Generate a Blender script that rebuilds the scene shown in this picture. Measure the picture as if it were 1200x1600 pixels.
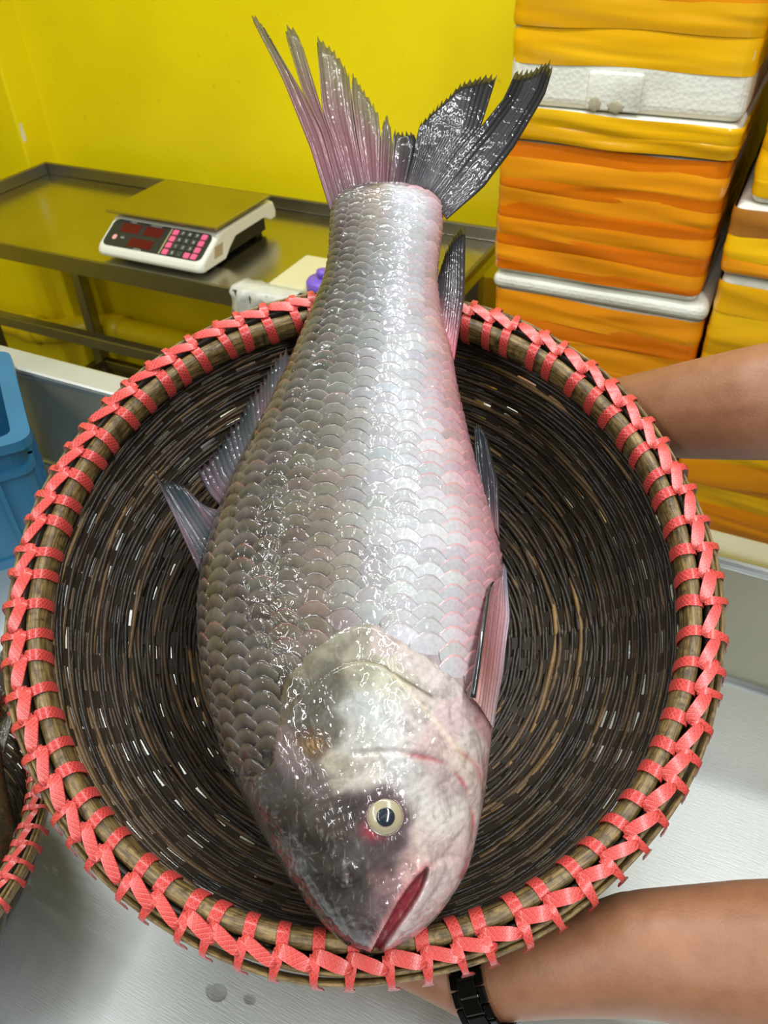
import bpy, bmesh, math, random
import numpy as np
from mathutils import Matrix, Vector
random.seed(7); rng = np.random.default_rng(7)
for o in list(bpy.data.objects): bpy.data.objects.remove(o)
S = bpy.context.scene
COL = S.collection

# ------------------------------------------------------------------ camera
F = 1260.0                                   # focal length in pixels of the 1200x1600 frame
PITCH, ROLL, YAW = map(math.radians, (40.0955, 2.0823, -27.224))
CAM = np.array([0.0, 0.0, 1.58])
def cam_axes(p, r, y):
    fwd = np.array([math.sin(y)*math.cos(p), math.cos(y)*math.cos(p), -math.sin(p)])
    right = np.array([math.cos(y), -math.sin(y), 0.0]); down = np.cross(fwd, right)
    return np.array([math.cos(r)*right+math.sin(r)*down, -math.sin(r)*right+math.cos(r)*down, fwd])
MC = cam_axes(PITCH, ROLL, YAW)              # rows: right, down, forward
cd = bpy.data.cameras.new('camera'); cam = bpy.data.objects.new('camera', cd); COL.objects.link(cam)
cd.sensor_fit = 'VERTICAL'; cd.sensor_height = 36.0; cd.sensor_width = 27.0; cd.lens = F*36/1600
cd.clip_start = 0.02; cd.clip_end = 50
cam.matrix_world = Matrix(((MC[0][0], -MC[1][0], -MC[2][0], CAM[0]), (MC[0][1], -MC[1][1], -MC[2][1], CAM[1]),
                           (MC[0][2], -MC[1][2], -MC[2][2], CAM[2]), (0, 0, 0, 1)))
cd.dof.use_dof = True; cd.dof.focus_distance = 0.64; cd.dof.aperture_fstop = 13
S.camera = cam
# ------------------------------------------------------------------ world, lamps, exposure
w = bpy.data.worlds.new('world'); S.world = w; w.use_nodes = True
w.node_tree.nodes['Background'].inputs[0].default_value = (0.8, 0.85, 0.9, 1)
w.node_tree.nodes['Background'].inputs[1].default_value = 0.3
def tube(name, x, y, z, L, W, power, ang, col=(0.95, 0.98, 1.0)):
    ld = bpy.data.lights.new(name, 'AREA'); ld.shape = 'RECTANGLE'; ld.size = L; ld.size_y = W; ld.energy = power; ld.color = col
    lo = bpy.data.objects.new(name, ld); COL.objects.link(lo); lo.location = (x, y, z); lo.rotation_euler = (0, 0, ang)
    lu = ld.copy(); lu.energy = power*.12                       # bare tubes also shine up at the ceiling
    lv = bpy.data.objects.new(name, lu); COL.objects.link(lv); lv.location = (x, y, z+.004); lv.rotation_euler = (math.pi, 0, -ang)
ANG = math.atan2(-0.889, 0.457)
def row(o, s): return (-0.25+0.457*s+0.889*o, 0.43-0.889*s+0.457*o)
for i, (o_, s_, L_, P_) in enumerate([(0.60, 1.5, 3.2, 80), (-1.36, 1.6, 3.0, 66)]):
    x, y = row(o_, s_); tube('tube_light', x, y, 2.7, L_, 0.045, P_, ANG)
tube('tube_light', -0.9, 1.0, 2.7, 2.4, 0.045, 46, 0.0)  # extra row, added out of view to light the wall and table
VS = S.view_settings
VS.view_transform = 'Standard'; VS.look = 'None'; VS.gamma = 1.0; VS.use_curve_mapping = False; VS.exposure = -0.40

# ------------------------------------------------------------------ helpers
def lin(c):
    r = []
    for v in c[:3]:
        v = v/255.0; r.append(v/12.92 if v <= 0.04045 else ((v+0.055)/1.055)**2.4)
    return (r[0], r[1], r[2], 1.0)
def lin_np(a):
    a = np.clip(np.asarray(a, float)/255.0, 0, 1)
    return np.where(a <= 0.04045, a/12.92, ((a+0.055)/1.055)**2.4)
def U(x, y, d):                               # a point seen at (x, y), d metres along the view axis
    c = np.array([(x-600)/F*d, (y-800)/F*d, d]); return CAM + MC.T @ c
def onz(x, y, z):
    r = MC.T @ np.array([(x-600)/F, (y-800)/F, 1.0]); return CAM + r*((z-CAM[2])/r[2])
def tag(o, label=None, cat=None, group=None, kind=None):
    if label: o['label'] = label
    if cat: o['category'] = cat
    if group: o['group'] = group
    if kind: o['kind'] = kind
    return o
def empty(name, loc=(0, 0, 0), rot=(0, 0, 0)):
    o = bpy.data.objects.new(name, None); COL.objects.link(o); o.location = loc; o.rotation_euler = rot
    o.empty_display_size = 0.05; return o
def link(name, me, m=None, parent=None, smooth=False):
    o = bpy.data.objects.new(name, me); COL.objects.link(o)
    if m is not None and not me.materials: me.materials.append(m)
    if parent is not None: o.parent = parent
    if smooth:
        me.polygons.foreach_set('use_smooth', [True]*len(me.polygons))
    return o
def mesh_of(name, verts, faces):
    me = bpy.data.meshes.new(name); me.from_pydata([tuple(map(float, v)) for v in verts], [], [tuple(map(int, f)) for f in faces]); me.update(); return me
def bm_mesh(name, bm):
    me = bpy.data.meshes.new(name); bm.normal_update(); bm.to_mesh(me); bm.free(); return me
def box_bm(bm, x0, x1, y0, y1, z0, z1):
    r = bmesh.ops.create_cube(bm, size=1.0)
    for v in r['verts']:
        v.co = Vector((x0+(v.co.x+.5)*(x1-x0), y0+(v.co.y+.5)*(y1-y0), z0+(v.co.z+.5)*(z1-z0)))
    return r['verts']
def box(name, x0, x1, y0, y1, z0, z1, m, parent=None, bev=0.0, seg=2):
    bm = bmesh.new(); box_bm(bm, x0, x1, y0, y1, z0, z1)
    if bev: bmesh.ops.bevel(bm, geom=list(bm.edges), offset=bev, segments=seg, profile=0.5, affect='EDGES')
    return link(name, bm_mesh(name, bm), m, parent, smooth=False)
def grid_faces(n, m, closed_m=False, off=0):
    f = []
    for i in range(n-1):
        for j in range(m if closed_m else m-1):
            k = (j+1) % m
            f.append((off+i*m+j, off+i*m+k, off+(i+1)*m+k, off+(i+1)*m+j))
    return f
def tube_mesh(name, pts, rad, seg=10, caps=True):
    pts = [Vector(p) for p in pts]; n = len(pts)
    if not hasattr(rad, '__len__'): rad = [rad]*n
    V = []; up = None
    for i, p in enumerate(pts):
        t = (pts[min(i+1, n-1)]-pts[max(i-1, 0)]).normalized()
        if up is None: up = t.orthogonal().normalized()
        up = (up - t*up.dot(t)).normalized(); s = t.cross(up)
        for k in range(seg):
            a = 2*math.pi*k/seg; V.append(p+(math.cos(a)*up+math.sin(a)*s)*float(rad[i]))
    Fc = grid_faces(n, seg, True)
    if caps: Fc += [tuple(range(seg-1, -1, -1)), tuple(range((n-1)*seg, n*seg))]
    return mesh_of(name, V, Fc)
def set_col(me, cols, name='Col'):
    a = me.color_attributes.new(name, 'FLOAT_COLOR', 'POINT')
    c = np.ones((len(me.vertices), 4), np.float32); c[:, :3] = lin_np(cols); a.data.foreach_set('color', c.ravel())
def polyd(px, py, poly):                      # distance of points to a polyline
    d = np.full(np.shape(px), 1e9)
    for (x0, y0), (x1, y1) in zip(poly[:-1], poly[1:]):
        dx, dy = x1-x0, y1-y0; L = dx*dx+dy*dy+1e-9
        t = np.clip(((px-x0)*dx+(py-y0)*dy)/L, 0, 1)
        d = np.minimum(d, np.hypot(px-x0-t*dx, py-y0-t*dy))
    return d
def inpoly(px, py, poly):
    c = np.zeros(np.shape(px), bool); n = len(poly)
    for i in range(n):
        x0, y0 = poly[i]; x1, y1 = poly[(i+1) % n]
        if y0 == y1: continue
        k = ((y0 > py) != (y1 > py)) & (px < (x1-x0)*(py-y0)/(y1-y0)+x0); c ^= k
    return c
def spline(pts, n=5, closed=False):
    pts = [np.array(p, float) for p in pts]; out = []; m_ = len(pts)
    for i in range(m_ if closed else m_-1):
        if closed: a, b, c_, d = pts[i-1], pts[i], pts[(i+1) % m_], pts[(i+2) % m_]
        else: a, b, c_, d = pts[max(i-1, 0)], pts[i], pts[i+1], pts[min(i+2, m_-1)]
        for k in range(n):
            t_ = k/n; out.append(tuple(.5*(2*b+(c_-a)*t_+(2*a-5*b+4*c_-d)*t_**2+(3*b-a-3*c_+d)*t_**3)))
    if not closed: out.append(tuple(pts[-1]))
    return out
def smooth01(x): x = np.clip(x, 0, 1); return x*x*(3-2*x)

class NT:                                     # tiny node-tree helper
    def __init__(s, name):
        s.m = bpy.data.materials.new(name); s.m.use_nodes = True; s.t = s.m.node_tree
        s.b = s.t.nodes['Principled BSDF']
    def n(s, typ, **kw):
        nd = s.t.nodes.new(typ)
        for k, v in kw.items(): setattr(nd, k, v)
        return nd
    def l(s, a, b): s.t.links.new(a, b)
    def set(s, **kw):
        for k, v in kw.items(): s.b.inputs[k.replace('_', ' ')].default_value = v
    def noise(s, vec=None, scale=5, detail=3, rough=.55, mapscale=None, coord='Object', dist=0.0):
        if vec is None:
            tc = s.n('ShaderNodeTexCoord'); vec = tc.outputs[coord]
        if mapscale is not None:
            mp = s.n('ShaderNodeMapping'); mp.inputs['Scale'].default_value = mapscale; s.l(vec, mp.inputs['Vector']); vec = mp.outputs['Vector']
        nz = s.n('ShaderNodeTexNoise'); nz.inputs['Scale'].default_value = scale; nz.inputs['Detail'].default_value = detail
        nz.inputs['Roughness'].default_value = rough; nz.inputs['Distortion'].default_value = dist
        s.l(vec, nz.inputs['Vector']); return nz.outputs['Fac']
    def ramp(s, fac, stops):
        r = s.n('ShaderNodeValToRGB'); e = r.color_ramp.elements
        while len(e) < len(stops): e.new(0.5)
        for k, (p, c) in enumerate(stops): e[k].position = p; e[k].color = c if len(c) == 4 else (*c, 1)
        s.l(fac, r.inputs['Fac']); return r.outputs['Color']
    def rng(s, fac, a, b, lo=0.0, hi=1.0):
        r = s.n('ShaderNodeMapRange'); r.inputs['From Min'].default_value = lo; r.inputs['From Max'].default_value = hi
        r.inputs['To Min'].default_value = a; r.inputs['To Max'].default_value = b; s.l(fac, r.inputs['Value']); return r.outputs['Result']
    def mix(s, fac, a, b, blend='MIX'):
        m = s.n('ShaderNodeMix', data_type='RGBA', blend_type=blend)
        for v, i in ((fac, 0), (a, 6), (b, 7)):
            if isinstance(v, (int, float)): m.inputs[i].default_value = v
            elif isinstance(v, tuple): m.inputs[i].default_value = v
            else: s.l(v, m.inputs[i])
        return m.outputs[2]
    def bump(s, h, strength=.3, dist=.01, prev=None, coat=False):
        b = s.n('ShaderNodeBump'); b.inputs['Strength'].default_value = strength; b.inputs['Distance'].default_value = dist
        s.l(h, b.inputs['Height'])
        if prev is not None: s.l(prev, b.inputs['Normal'])
        s.l(b.outputs['Normal'], s.b.inputs['Coat Normal' if coat else 'Normal']); return b.outputs['Normal']
    def color(s, c): s.l(c, s.b.inputs['Base Color'])

def flat(name, rgb, rough=.5, metal=0.0, var=0.12, scale=30, **kw):
    t = NT(name); c = lin(rgb)
    f = t.noise(scale=scale)
    t.color(t.mix(f, tuple(x*(1-var) for x in c[:3])+(1,), tuple(min(1, x*(1+var)) for x in c[:3])+(1,)))
    t.set(Roughness=rough, Metallic=metal, **kw); return t.m
def steel(name, rgb, r0, r1, scratch=.05, mapscale=(1, 1, 1), spots=True):
    t = NT(name); c = lin(rgb)
    a = t.noise(scale=3, detail=6); b = t.noise(scale=60, detail=4, mapscale=mapscale)
    t.color(t.mix(t.rng(a, 0, 1, .35, .65), tuple(x*.86 for x in c[:3])+(1,), c))
    t.set(Metallic=1.0); mx = t.n('ShaderNodeMath', operation='MULTIPLY_ADD')
    t.l(a, mx.inputs[0]); mx.inputs[1].default_value = (r1-r0)*1.6; mx.inputs[2].default_value = r0-(r1-r0)*.3
    t.l(mx.outputs[0], t.b.inputs['Roughness']); t.bump(b, scratch, .002); return t.m

# ------------------------------------------------------------------ materials
t = NT('yellow_wall_paint'); nz = t.noise(scale=2.5, detail=5); n2 = t.noise(scale=55, detail=2)
c = t.mix(t.rng(nz, 0, 1, .3, .7), lin((228, 207, 4)), lin((240, 221, 6)))
c = t.mix(t.ramp(n2, [(0.70, (0, 0, 0)), (0.78, (.35, .35, .35))]), c, lin((170, 150, 30)))
t.color(c); t.set(Roughness=.42); t.bump(t.noise(scale=18, detail=4), .08, .01); M_WALL = t.m
M_PIPE = flat('yellow_pipe_paint', (225, 200, 6), .4)
M_WHITE = flat('pale_ceiling_paint', (168, 168, 162), .7); M_GREY = flat('grey_room_paint', (92, 90, 84), .7)
t = NT('floor_tile'); br = t.n('ShaderNodeTexBrick'); tc = t.n('ShaderNodeTexCoord'); t.l(tc.outputs['Object'], br.inputs['Vector'])
br.inputs['Scale'].default_value = 3.3; br.inputs['Color1'].default_value = lin((120, 116, 105)); br.inputs['Color2'].default_value = lin((108, 104, 96)); br.inputs['Mortar'].default_value = lin((70, 66, 60))
br.offset = 0; br.inputs['Brick Width'].default_value = 1; br.inputs['Row Height'].default_value = 1; br.inputs['Mortar Size'].default_value = .02
t.color(br.outputs['Color']); t.set(Roughness=.3); M_FLOOR = t.m
M_COUNTER = steel('counter_steel', (212, 216, 215), .44, .56, .12, (1, 14, 1)); M_UPSTAND = steel('upstand_steel', (196, 192, 172), .55, .66, .08, (1, 1, 8))
M_TABLE = steel('table_steel', (196, 194, 182), .14, .26, .05, (12, 1, 1))
M_TABLEFRAME = steel('table_frame_steel', (150, 146, 132), .28, .4, .05)
M_PLATE = steel('scale_plate_steel', (190, 186, 170), .16, .26, .05, (14, 1, 1))
M_SCALEWHITE = flat('scale_white_plastic', (226, 226, 214), .35, var=.04)
M_SCALEPANEL = flat('scale_panel', (48, 50, 44), .3)
M_SCALEBLACK = flat('scale_black_plastic', (18, 18, 17), .5)
M_REDWIN = flat('display_window', (92, 28, 24), .15)
M_PINKKEY = flat('pink_key', (226, 96, 132), .45, var=.04)
M_DARKKEY = flat('dark_key', (58, 60, 54), .45)
M_INK = flat('white_print', (215, 215, 205), .6)
M_BRASS = flat('pale_line', (176, 166, 116), .5)
M_STICKER = flat('worn_label', (176, 158, 120), .6, var=.4, scale=120)
M_BLUE = flat('blue_crate_plastic', (36, 98, 132), .42, var=.15, scale=12)
M_PURPLE = flat('purple_plastic', (124, 92, 205), .4)
M_BOARD = flat('cream_plastic_board', (214, 210, 172), .4, var=.06)
M_FILM = flat('white_plastic_film', (205, 206, 196), .3, var=.2, scale=40)
def tape(name, c0, c1, wr=.75):
    t = NT(name); a = t.noise(scale=4, detail=1.5, mapscale=(.5, .5, 2.6), dist=.4); b = t.noise(scale=8, detail=1, mapscale=(.35, .35, 2.2), dist=.9)
    t.color(t.mix(t.rng(a, 0, 1, .35, .65), lin(c0), lin(c1))); t.set(Roughness=.24, Coat_Weight=.6, Coat_Roughness=.08)
    mx = t.n('ShaderNodeMath', operation='ADD'); t.l(a, mx.inputs[0]); t.l(b, mx.inputs[1]); t.bump(mx.outputs[0], wr*.6, .02); return t.m
M_TAPE_O = tape('orange_tape', (232, 140, 10), (240, 158, 22))
M_TAPE_D = tape('double_orange_tape', (214, 108, 2), (226, 122, 8))
M_TAPE_Y = tape('yellow_tape', (236, 176, 8), (246, 194, 22))
M_TAPE_G = tape('golden_tape', (222, 160, 8), (236, 180, 20), .8)
M_TAPE_B = tape('brown_tape', (156, 98, 32), (176, 116, 46))
t = NT('white_foam'); v = t.n('ShaderNodeTexVoronoi'); v.inputs['Scale'].default_value = 140; tc = t.n('ShaderNodeTexCoord'); t.l(tc.outputs['Object'], v.inputs['Vector'])
nz = t.noise(scale=7, detail=5); t.color(t.mix(t.rng(nz, 0, 1, .52, .78), lin((226, 226, 214)), lin((170, 166, 146)))); t.set(Roughness=.75); t.bump(v.outputs['Distance'], .25, .003); M_FOAM = t.m
# skin
t = NT('skin'); a = t.noise(scale=9, detail=5); b = t.noise(scale=420, detail=3); g = t.noise(scale=60, detail=4)
c = t.mix(t.rng(a, 0, 1, .3, .7), lin((128, 84, 57)), lin((150, 104, 76))); c = t.mix(t.rng(g, 0, .35, .45, .75), c, lin((108, 66, 44)))
t.color(c); t.set(Roughness=.48, Subsurface_Weight=.12, Subsurface_Radius=(.02, .008, .005), Subsurface_Scale=.3); t.bump(b, .18, .002); M_SKIN = t.m
M_SHIRT = flat('dark_shirt_cloth', (46, 52, 66), .9); M_TROUSER = flat('grey_trouser_cloth', (60, 58, 56), .9); M_HAIR = flat('black_hair', (20, 17, 15), .6)
M_WATCH = flat('black_watch_metal', (26, 27, 24), .16, .8, var=.3); M_WATCHEDGE = flat('polished_watch_metal', (150, 150, 146), .12, 1.0)
# basket
t = NT('woven_bamboo'); at = t.n('ShaderNodeAttribute', attribute_name='Col'); a = t.noise(scale=110, detail=4); b = t.noise(scale=500, detail=3)
c = t.mix(t.rng(a, .25, .0, .35, .6), at.outputs['Color'], lin((16, 13, 10))); t.color(c); t.set(Roughness=.42, Specular_IOR_Level=.5)
t.bump(b, .4, .0012); M_WEAVE = t.m
M_RIB = flat('bamboo_rib', (44, 36, 26), .55, var=.4, scale=80)
def bamboo(name, c0, c1, c2):
    t = NT(name); a = t.noise(scale=1.0, detail=5, mapscale=(9, 22, 1), coord='UV', rough=.65); b = t.noise(scale=1, detail=4, mapscale=(30, 5, 1), coord='UV')
    c = t.ramp(a, [(.30, lin(c0)), (.47, lin(c1)), (.66, lin(c2))]); c = t.mix(t.ramp(b, [(.5, (0, 0, 0)), (.68, (.85, .85, .85))]), c, lin(c0))
    t.color(c); t.set(Roughness=.4); t.bump(a, .5, .002); return t.m
M_HOOP = bamboo('split_bamboo', (46, 36, 22), (104, 84, 48), (152, 126, 76)); M_HOOP2 = bamboo('split_bamboo_strip', (52, 40, 24), (118, 94, 54), (160, 134, 80))
t = NT('red_strap'); uv = t.n('ShaderNodeTexCoord'); sx = t.n('ShaderNodeSeparateXYZ'); t.l(uv.outputs['UV'], sx.inputs[0])
def absfrac(sgn):
    m = t.n('ShaderNodeMath', operation='MULTIPLY_ADD'); t.l(sx.outputs['Y'], m.inputs[0]); m.inputs[1].default_value = sgn; t.l(sx.outputs['X'], m.inputs[2])
    p = t.n('ShaderNodeMath', operation='PINGPONG'); t.l(m.outputs[0], p.inputs[0]); p.inputs[1].default_value = .5; return p.outputs[0]
mn = t.n('ShaderNodeMath', operation='MINIMUM'); t.l(absfrac(1.0), mn.inputs[0]); t.l(absfrac(-1.0), mn.inputs[1])
line = t.rng(mn.outputs[0], 1, 0, .06, .2); a = t.noise(scale=40, detail=4)
c = t.mix(t.rng(a, 0, 1, .3, .7), lin((182, 44, 42)), lin((202, 70, 64))); c = t.mix(t.rng(line, 0, .4), c, lin((214, 104, 94)))
t.color(c); t.set(Roughness=.36, Coat_Weight=.25, Coat_Roughness=.2); t.bump(line, .5, .001); M_STRAP = t.m
# fish
def fishmat(name, rough=.34, coat=1.0, wet=.5, wscale=150, spec=.3, ior=1.45, lift=.05, fine=.15, mott=0.0):
    t = NT(name); at = t.n('ShaderNodeAttribute', attribute_name='Col'); a = t.noise(scale=320, detail=4); g = t.noise(scale=45, detail=4)
    c = t.mix(t.rng(a, .0, .22, .35, .75), at.outputs['Color'], (0.02, .018, .018, 1)); c = t.mix(t.rng(g, 0, lift, .4, .7), c, (0.9, .88, .85, 1))
    if mott:
        q = t.noise(scale=38, detail=6, rough=.65, dist=1.4); c = t.mix(t.ramp(q, [(.36, (mott,)*3), (.52, (0, 0, 0))]), c, (.05, .035, .025, 1))
        q2 = t.noise(scale=70, detail=5, rough=.6, mapscale=(1, 2.2, 1), dist=2.0); c = t.mix(t.ramp(q2, [(.56, (0, 0, 0)), (.72, (mott*.35,)*3)]), c, (.80, .74, .66, 1))
    t.color(c); t.set(Roughness=rough, Specular_IOR_Level=spec, Coat_Weight=coat, Coat_Roughness=.018, Coat_IOR=ior)
    t.bump(a, fine, .0012)
    wv = t.noise(scale=wscale, detail=1.5, dist=1.2); t.bump(wv, wet, .004, coat=True)
    return t
M_BODY = fishmat('wet_fish_skin', .52, 1.0, .50, 60, spec=.2, mott=.42).m
M_SCALE = fishmat('wet_fish_scale', .52, 1.0, .55, 75, spec=.2, fine=.08).m
t = fishmat('wet_fin', .35, .7, .30, 70, lift=0.0, spec=.12, ior=1.33); at = t.n('ShaderNodeAttribute', attribute_name='Alpha'); t.l(at.outputs['Fac'], t.b.inputs['Alpha']); M_FIN = t.m
M_EYE = flat('fish_iris', (160, 150, 122), .2, var=.08, Coat_Weight=1.0, Coat_Roughness=.03); M_EYE_RIM = flat('fish_eye_rim', (104, 80, 72), .3, Coat_Weight=1.0)
M_PUPIL = flat('fish_pupil', (34, 42, 50), .12, Coat_Weight=1.0, Coat_Roughness=.02)
M_LEAD = flat('dark_fin_ray', (36, 36, 40), .25, Coat_Weight=1.0)
t = NT('water'); t.set(Roughness=.03, Transmission_Weight=1.0, IOR=1.33); t.b.inputs['Base Color'].default_value = (1, 1, 1, 1); M_WATER = t.m

# ------------------------------------------------------------------ the room
YW = 2.05; XL, XR, YB, ZC = -3.0, 2.4, -2.9, 2.85
tag(box('wall_back', XL, XR, YW, YW+.1, 0, ZC, M_WALL), kind='structure')
tag(box('wall_left', XL-.1, XL, YB, YW+.1, 0, ZC, M_WALL), kind='structure')
tag(box('wall_right', XR, XR+.1, YB, YW+.1, 0, ZC, M_GREY), kind='structure')
tag(box('wall_front', XL, XR, YB-.1, YB, 0, ZC, M_GREY), kind='structure')
tag(box('floor', XL-.1, XR+.1, YB-.1, YW+.1, -.1, 0, M_FLOOR), kind='structure')
tag(box('ceiling', XL-.1, XR+.1, YB-.1, YW+.1, ZC, ZC+.1, M_WHITE), kind='structure')
tag(box('trim_1', -2.75, -2.235, 1.93, YW+.01, 0, ZC, M_WALL, bev=.006), kind='structure')     # painted pilaster
def onx(x, y, X):
    r = MC.T @ np.array([(x-600)/F, (y-800)/F, 1.0]); return CAM + r*((X-CAM[0])/r[0])
cpt = [onx(x, y, -2.2345) for x, y in ((30, 192), (34, 193), (38, 207), (42, 219), (38, 223), (33, 212))]
link('paint_chip', mesh_of('paint_chip', cpt, [tuple(range(6))]), flat('bare_plaster', (222, 218, 190), .8), bpy.data.objects['trim_1'])
pp = empty('wall_pipe', (-2.0, 2.0, .2)); tag(pp, 'thick yellow painted pipe running low along the yellow wall under the table', 'pipe')
def rel(pts, o): return [Vector(p)-Vector(o) for p in pts]
zp = .215
pts = [(-3.0, 1.86, zp), (-2.34, 1.86, zp)] + [(-2.34+.1*math.sin(a), 1.86+.1*(1-math.cos(a)), zp) for a in np.linspace(.3, 1.2, 5)] + [(-2.16, 1.985, zp), (-1.2, 1.985, zp), (1.5, 1.985, zp)]
link('pipe_run', tube_mesh('pipe_run', rel(pts, pp.location), .045, 14), M_PIPE, pp, True)
for x in (-2.12, -1.0):
    link('pipe_collar', tube_mesh('pipe_collar', rel([(x, 1.985, zp), (x+.06, 1.985, zp)], pp.location), .054, 14), M_PIPE, pp, True)
link('pipe_collar', tube_mesh('pipe_collar', rel([(-2.42, 1.86, zp), (-2.35, 1.86, zp)], pp.location), .054, 14), M_PIPE, pp, True)

# ------------------------------------------------------------------ steel counter in front
ct = empty('steel_counter', (-.6, .2, 0)); tag(ct, 'wide brushed stainless steel counter with raised back edge under the baskets', 'counter')
def cbox(name, x0, x1, y0, y1, z0, z1, m, p, bev=0.0, par=None):
    return box(name, x0-p.location.x, x1-p.location.x, y0-p.location.y, y1-p.location.y, z0-p.location.z, z1-p.location.z, m, par or p, bev)
CX0, CX1, CY0, CYB = -1.75, .43, -.42, .712
cbox('worktop', CX0, CX1, CY0, CYB, .77, .80, M_COUNTER, ct, .004)
cbox('upstand', CX0, CX1, CYB, CYB+.012, .76, .972, M_UPSTAND, ct)
cbox('upstand_lip', CX0, CX1, CYB-.003, CYB+.046, .966, .980, M_COUNTER, ct, .005)
link('glint_strip', tube_mesh('glint_strip', rel([(CX0, CYB-.001, .801), (CX1, CYB-.001, .801)], ct.location), .006, 12), M_COUNTER, ct, True)  # added steel strip, catches light to give the bright water line at the junction
cbox('back_panel', CX0, CX1, CYB+.034, CYB+.045, .72, .967, M_COUNTER, ct)
cbox('front_apron', CX0, CX1, CY0+.001, CY0+.016, .70, .772, M_COUNTER, ct)
for x in (CX0+.06, CX1-.06):
    for y in (CY0+.06, CYB-.04):
        link('leg', tube_mesh('leg', rel([(x, y, 0), (x, y, .77)], ct.location), .022, 12), M_TABLEFRAME, ct, True)
for y in (CY0+.06, CYB-.04):
    link('stretcher', tube_mesh('stretcher', rel([(CX0+.06, y, .2), (CX1-.06, y, .2)], ct.location), .015, 10), M_TABLEFRAME, ct, True)

# ------------------------------------------------------------------ table with the scale
TX0, TX1, TY0, TY1, TZ = -2.19, -.63, 1.455, 1.96, .765
tb = empty('steel_table', (-1.4, 1.7, 0)); tag(tb, 'stainless steel tray-top table on slim legs against the yellow wall', 'table')
cbox('table_top', TX0, TX1, TY0, TY1, TZ-.03, TZ, M_TABLE, tb, .003)
cbox('back_rim', TX0, TX1, TY1-.012, TY1, TZ, .80, M_TABLEFRAME, tb, .003)
cbox('side_rim', TX0, TX0+.012, TY0, TY1-.012, TZ, .80, M_TABLEFRAME, tb, .003)
cbox('side_rim', TX1-.012, TX1, TY0, TY1-.012, TZ, .78, M_TABLEFRAME, tb, .003)
cbox('front_edge', TX0, TX1, TY0-.006, TY0, TZ-.045, TZ-.001, M_TABLEFRAME, tb)
for x in (TX0+.06, TX1-.06):
    for y in (TY0+.06, TY1-.05):
        cbox('leg', x-.02, x+.02, y-.02, y+.02, 0, TZ-.03, M_TABLEFRAME, tb, .004)
    cbox('side_rail', x-.015, x+.015, TY0+.08, TY1-.07, .095, .125, M_TABLEFRAME, tb)
    cbox('side_rail', x-.015, x+.015, TY0+.04, TY1-.07, TZ-.065, TZ-.032, M_TABLEFRAME, tb)
cbox('front_shelf_rail', TX0+.0, TX1, TY0+.0, TY0+.03, .495, .53, M_TABLEFRAME, tb, .004)
cbox('back_rail', TX0+.08, TX1-.08, TY1-.065, TY1-.035, .095, .125, M_TABLEFRAME, tb, .004)

# ------------------------------------------------------------------ weighing scale
sc = empty('weighing_scale', (-1.385, 1.64, TZ)); tag(sc, 'white digital price scale with steel plate standing on the steel table', 'scale')
# housing: profile in (y, z), swept across x with rounded corners
prof = [(-.172, .012), (-.178, .022), (-.170, .036), (-.088, .080), (-.07, .084), (.155, .084), (.172, .076), (.180, .052), (.176, .036), (.150, .036), (.12, .052), (-.02, .052), (-.055, .03), (-.075, .012)]
bm = bmesh.new(); W = .163
def prof_loop(x, k):
    cy, cz = 0.0, .046
    return [bm.verts.new((x, cy+(y-cy)*k, cz+(z-cz)*(k*.5+.5))) for y, z in prof]
loops = [prof_loop(x, k) for x, k in ((-W, .94), (-W+.008, .985), (-W+.02, 1), (W-.02, 1), (W-.008, .985), (W, .94))]
n = len(prof)
for a, b in zip(loops[:-1], loops[1:]):
    for i in range(n): bm.faces.new((a[i], a[(i+1) % n], b[(i+1) % n], b[i]))
bm.faces.new(loops[0][::-1]); bm.faces.new(loops[-1])
bmesh.ops.recalc_face_normals(bm, faces=bm.faces)
housing = link('housing', bm_mesh('housing', bm), M_SCALEWHITE, sc)
bv = housing.modifiers.new('bevel', 'BEVEL'); bv.width = .006; bv.segments = 3; bv.limit_method = 'ANGLE'; bv.angle_limit = .5
cb = lambda name, x0, x1, y0, y1, z0, z1, m, par=sc, bev=.0: box(name, x0, x1, y0, y1, z0, z1, m, par, bev)
cb('under_body', -W+.02, W-.02, -.07, .14, .010, .053, M_SCALEBLACK)
for x in (-.12, .12):
    for y in (-.1, .12): cb('foot', x-.014, x+.014, y-.014, y+.014, 0, .014, M_SCALEBLACK)
cb('support_frame', -.13, .13, -.06, .13, .084, .0945, M_SCALEBLACK)
cb('weighing_plate', -.172, .168, -.102, .145, .0945, .103, M_PLATE, bev=.0025)
# sloping front panel
p0 = Vector((0, -.170, .036)); p1 = Vector((0, -.088, .080)); e = (p1-p0).normalized(); nrm = Vector((0, -e.z, e.y)); SL = (p1-p0).length
panel_e = bpy.data.objects.new('control_panel', None)
def panel_mesh(name, x0, x1, s0, s1, h0, h1, rc=.0):
    bm = bmesh.new(); box_bm(bm, x0, x1, s0*SL, s1*SL, h0, h1)
    if rc:
        ed = [q for q in bm.edges if abs(q.verts[0].co.z-q.verts[1].co.z) > 1e-6]
        bmesh.ops.bevel(bm, geom=ed, offset=rc, segments=5, profile=.5, affect='EDGES')
    for v in bm.verts:
        x, s, h = v.co; v.co = p0+e*s+nrm*h+Vector((x, 0, 0))
    return bm_mesh(name, bm)
panel = link('control_panel', panel_mesh('control_panel', -.150, .152, .07, .96, -.001, .0016, .016), M_SCALEPANEL, sc)
link('panel_divider', panel_mesh('panel_divider', .028, .031, .08, .95, .001, .0022), M_BRASS, panel)
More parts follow.
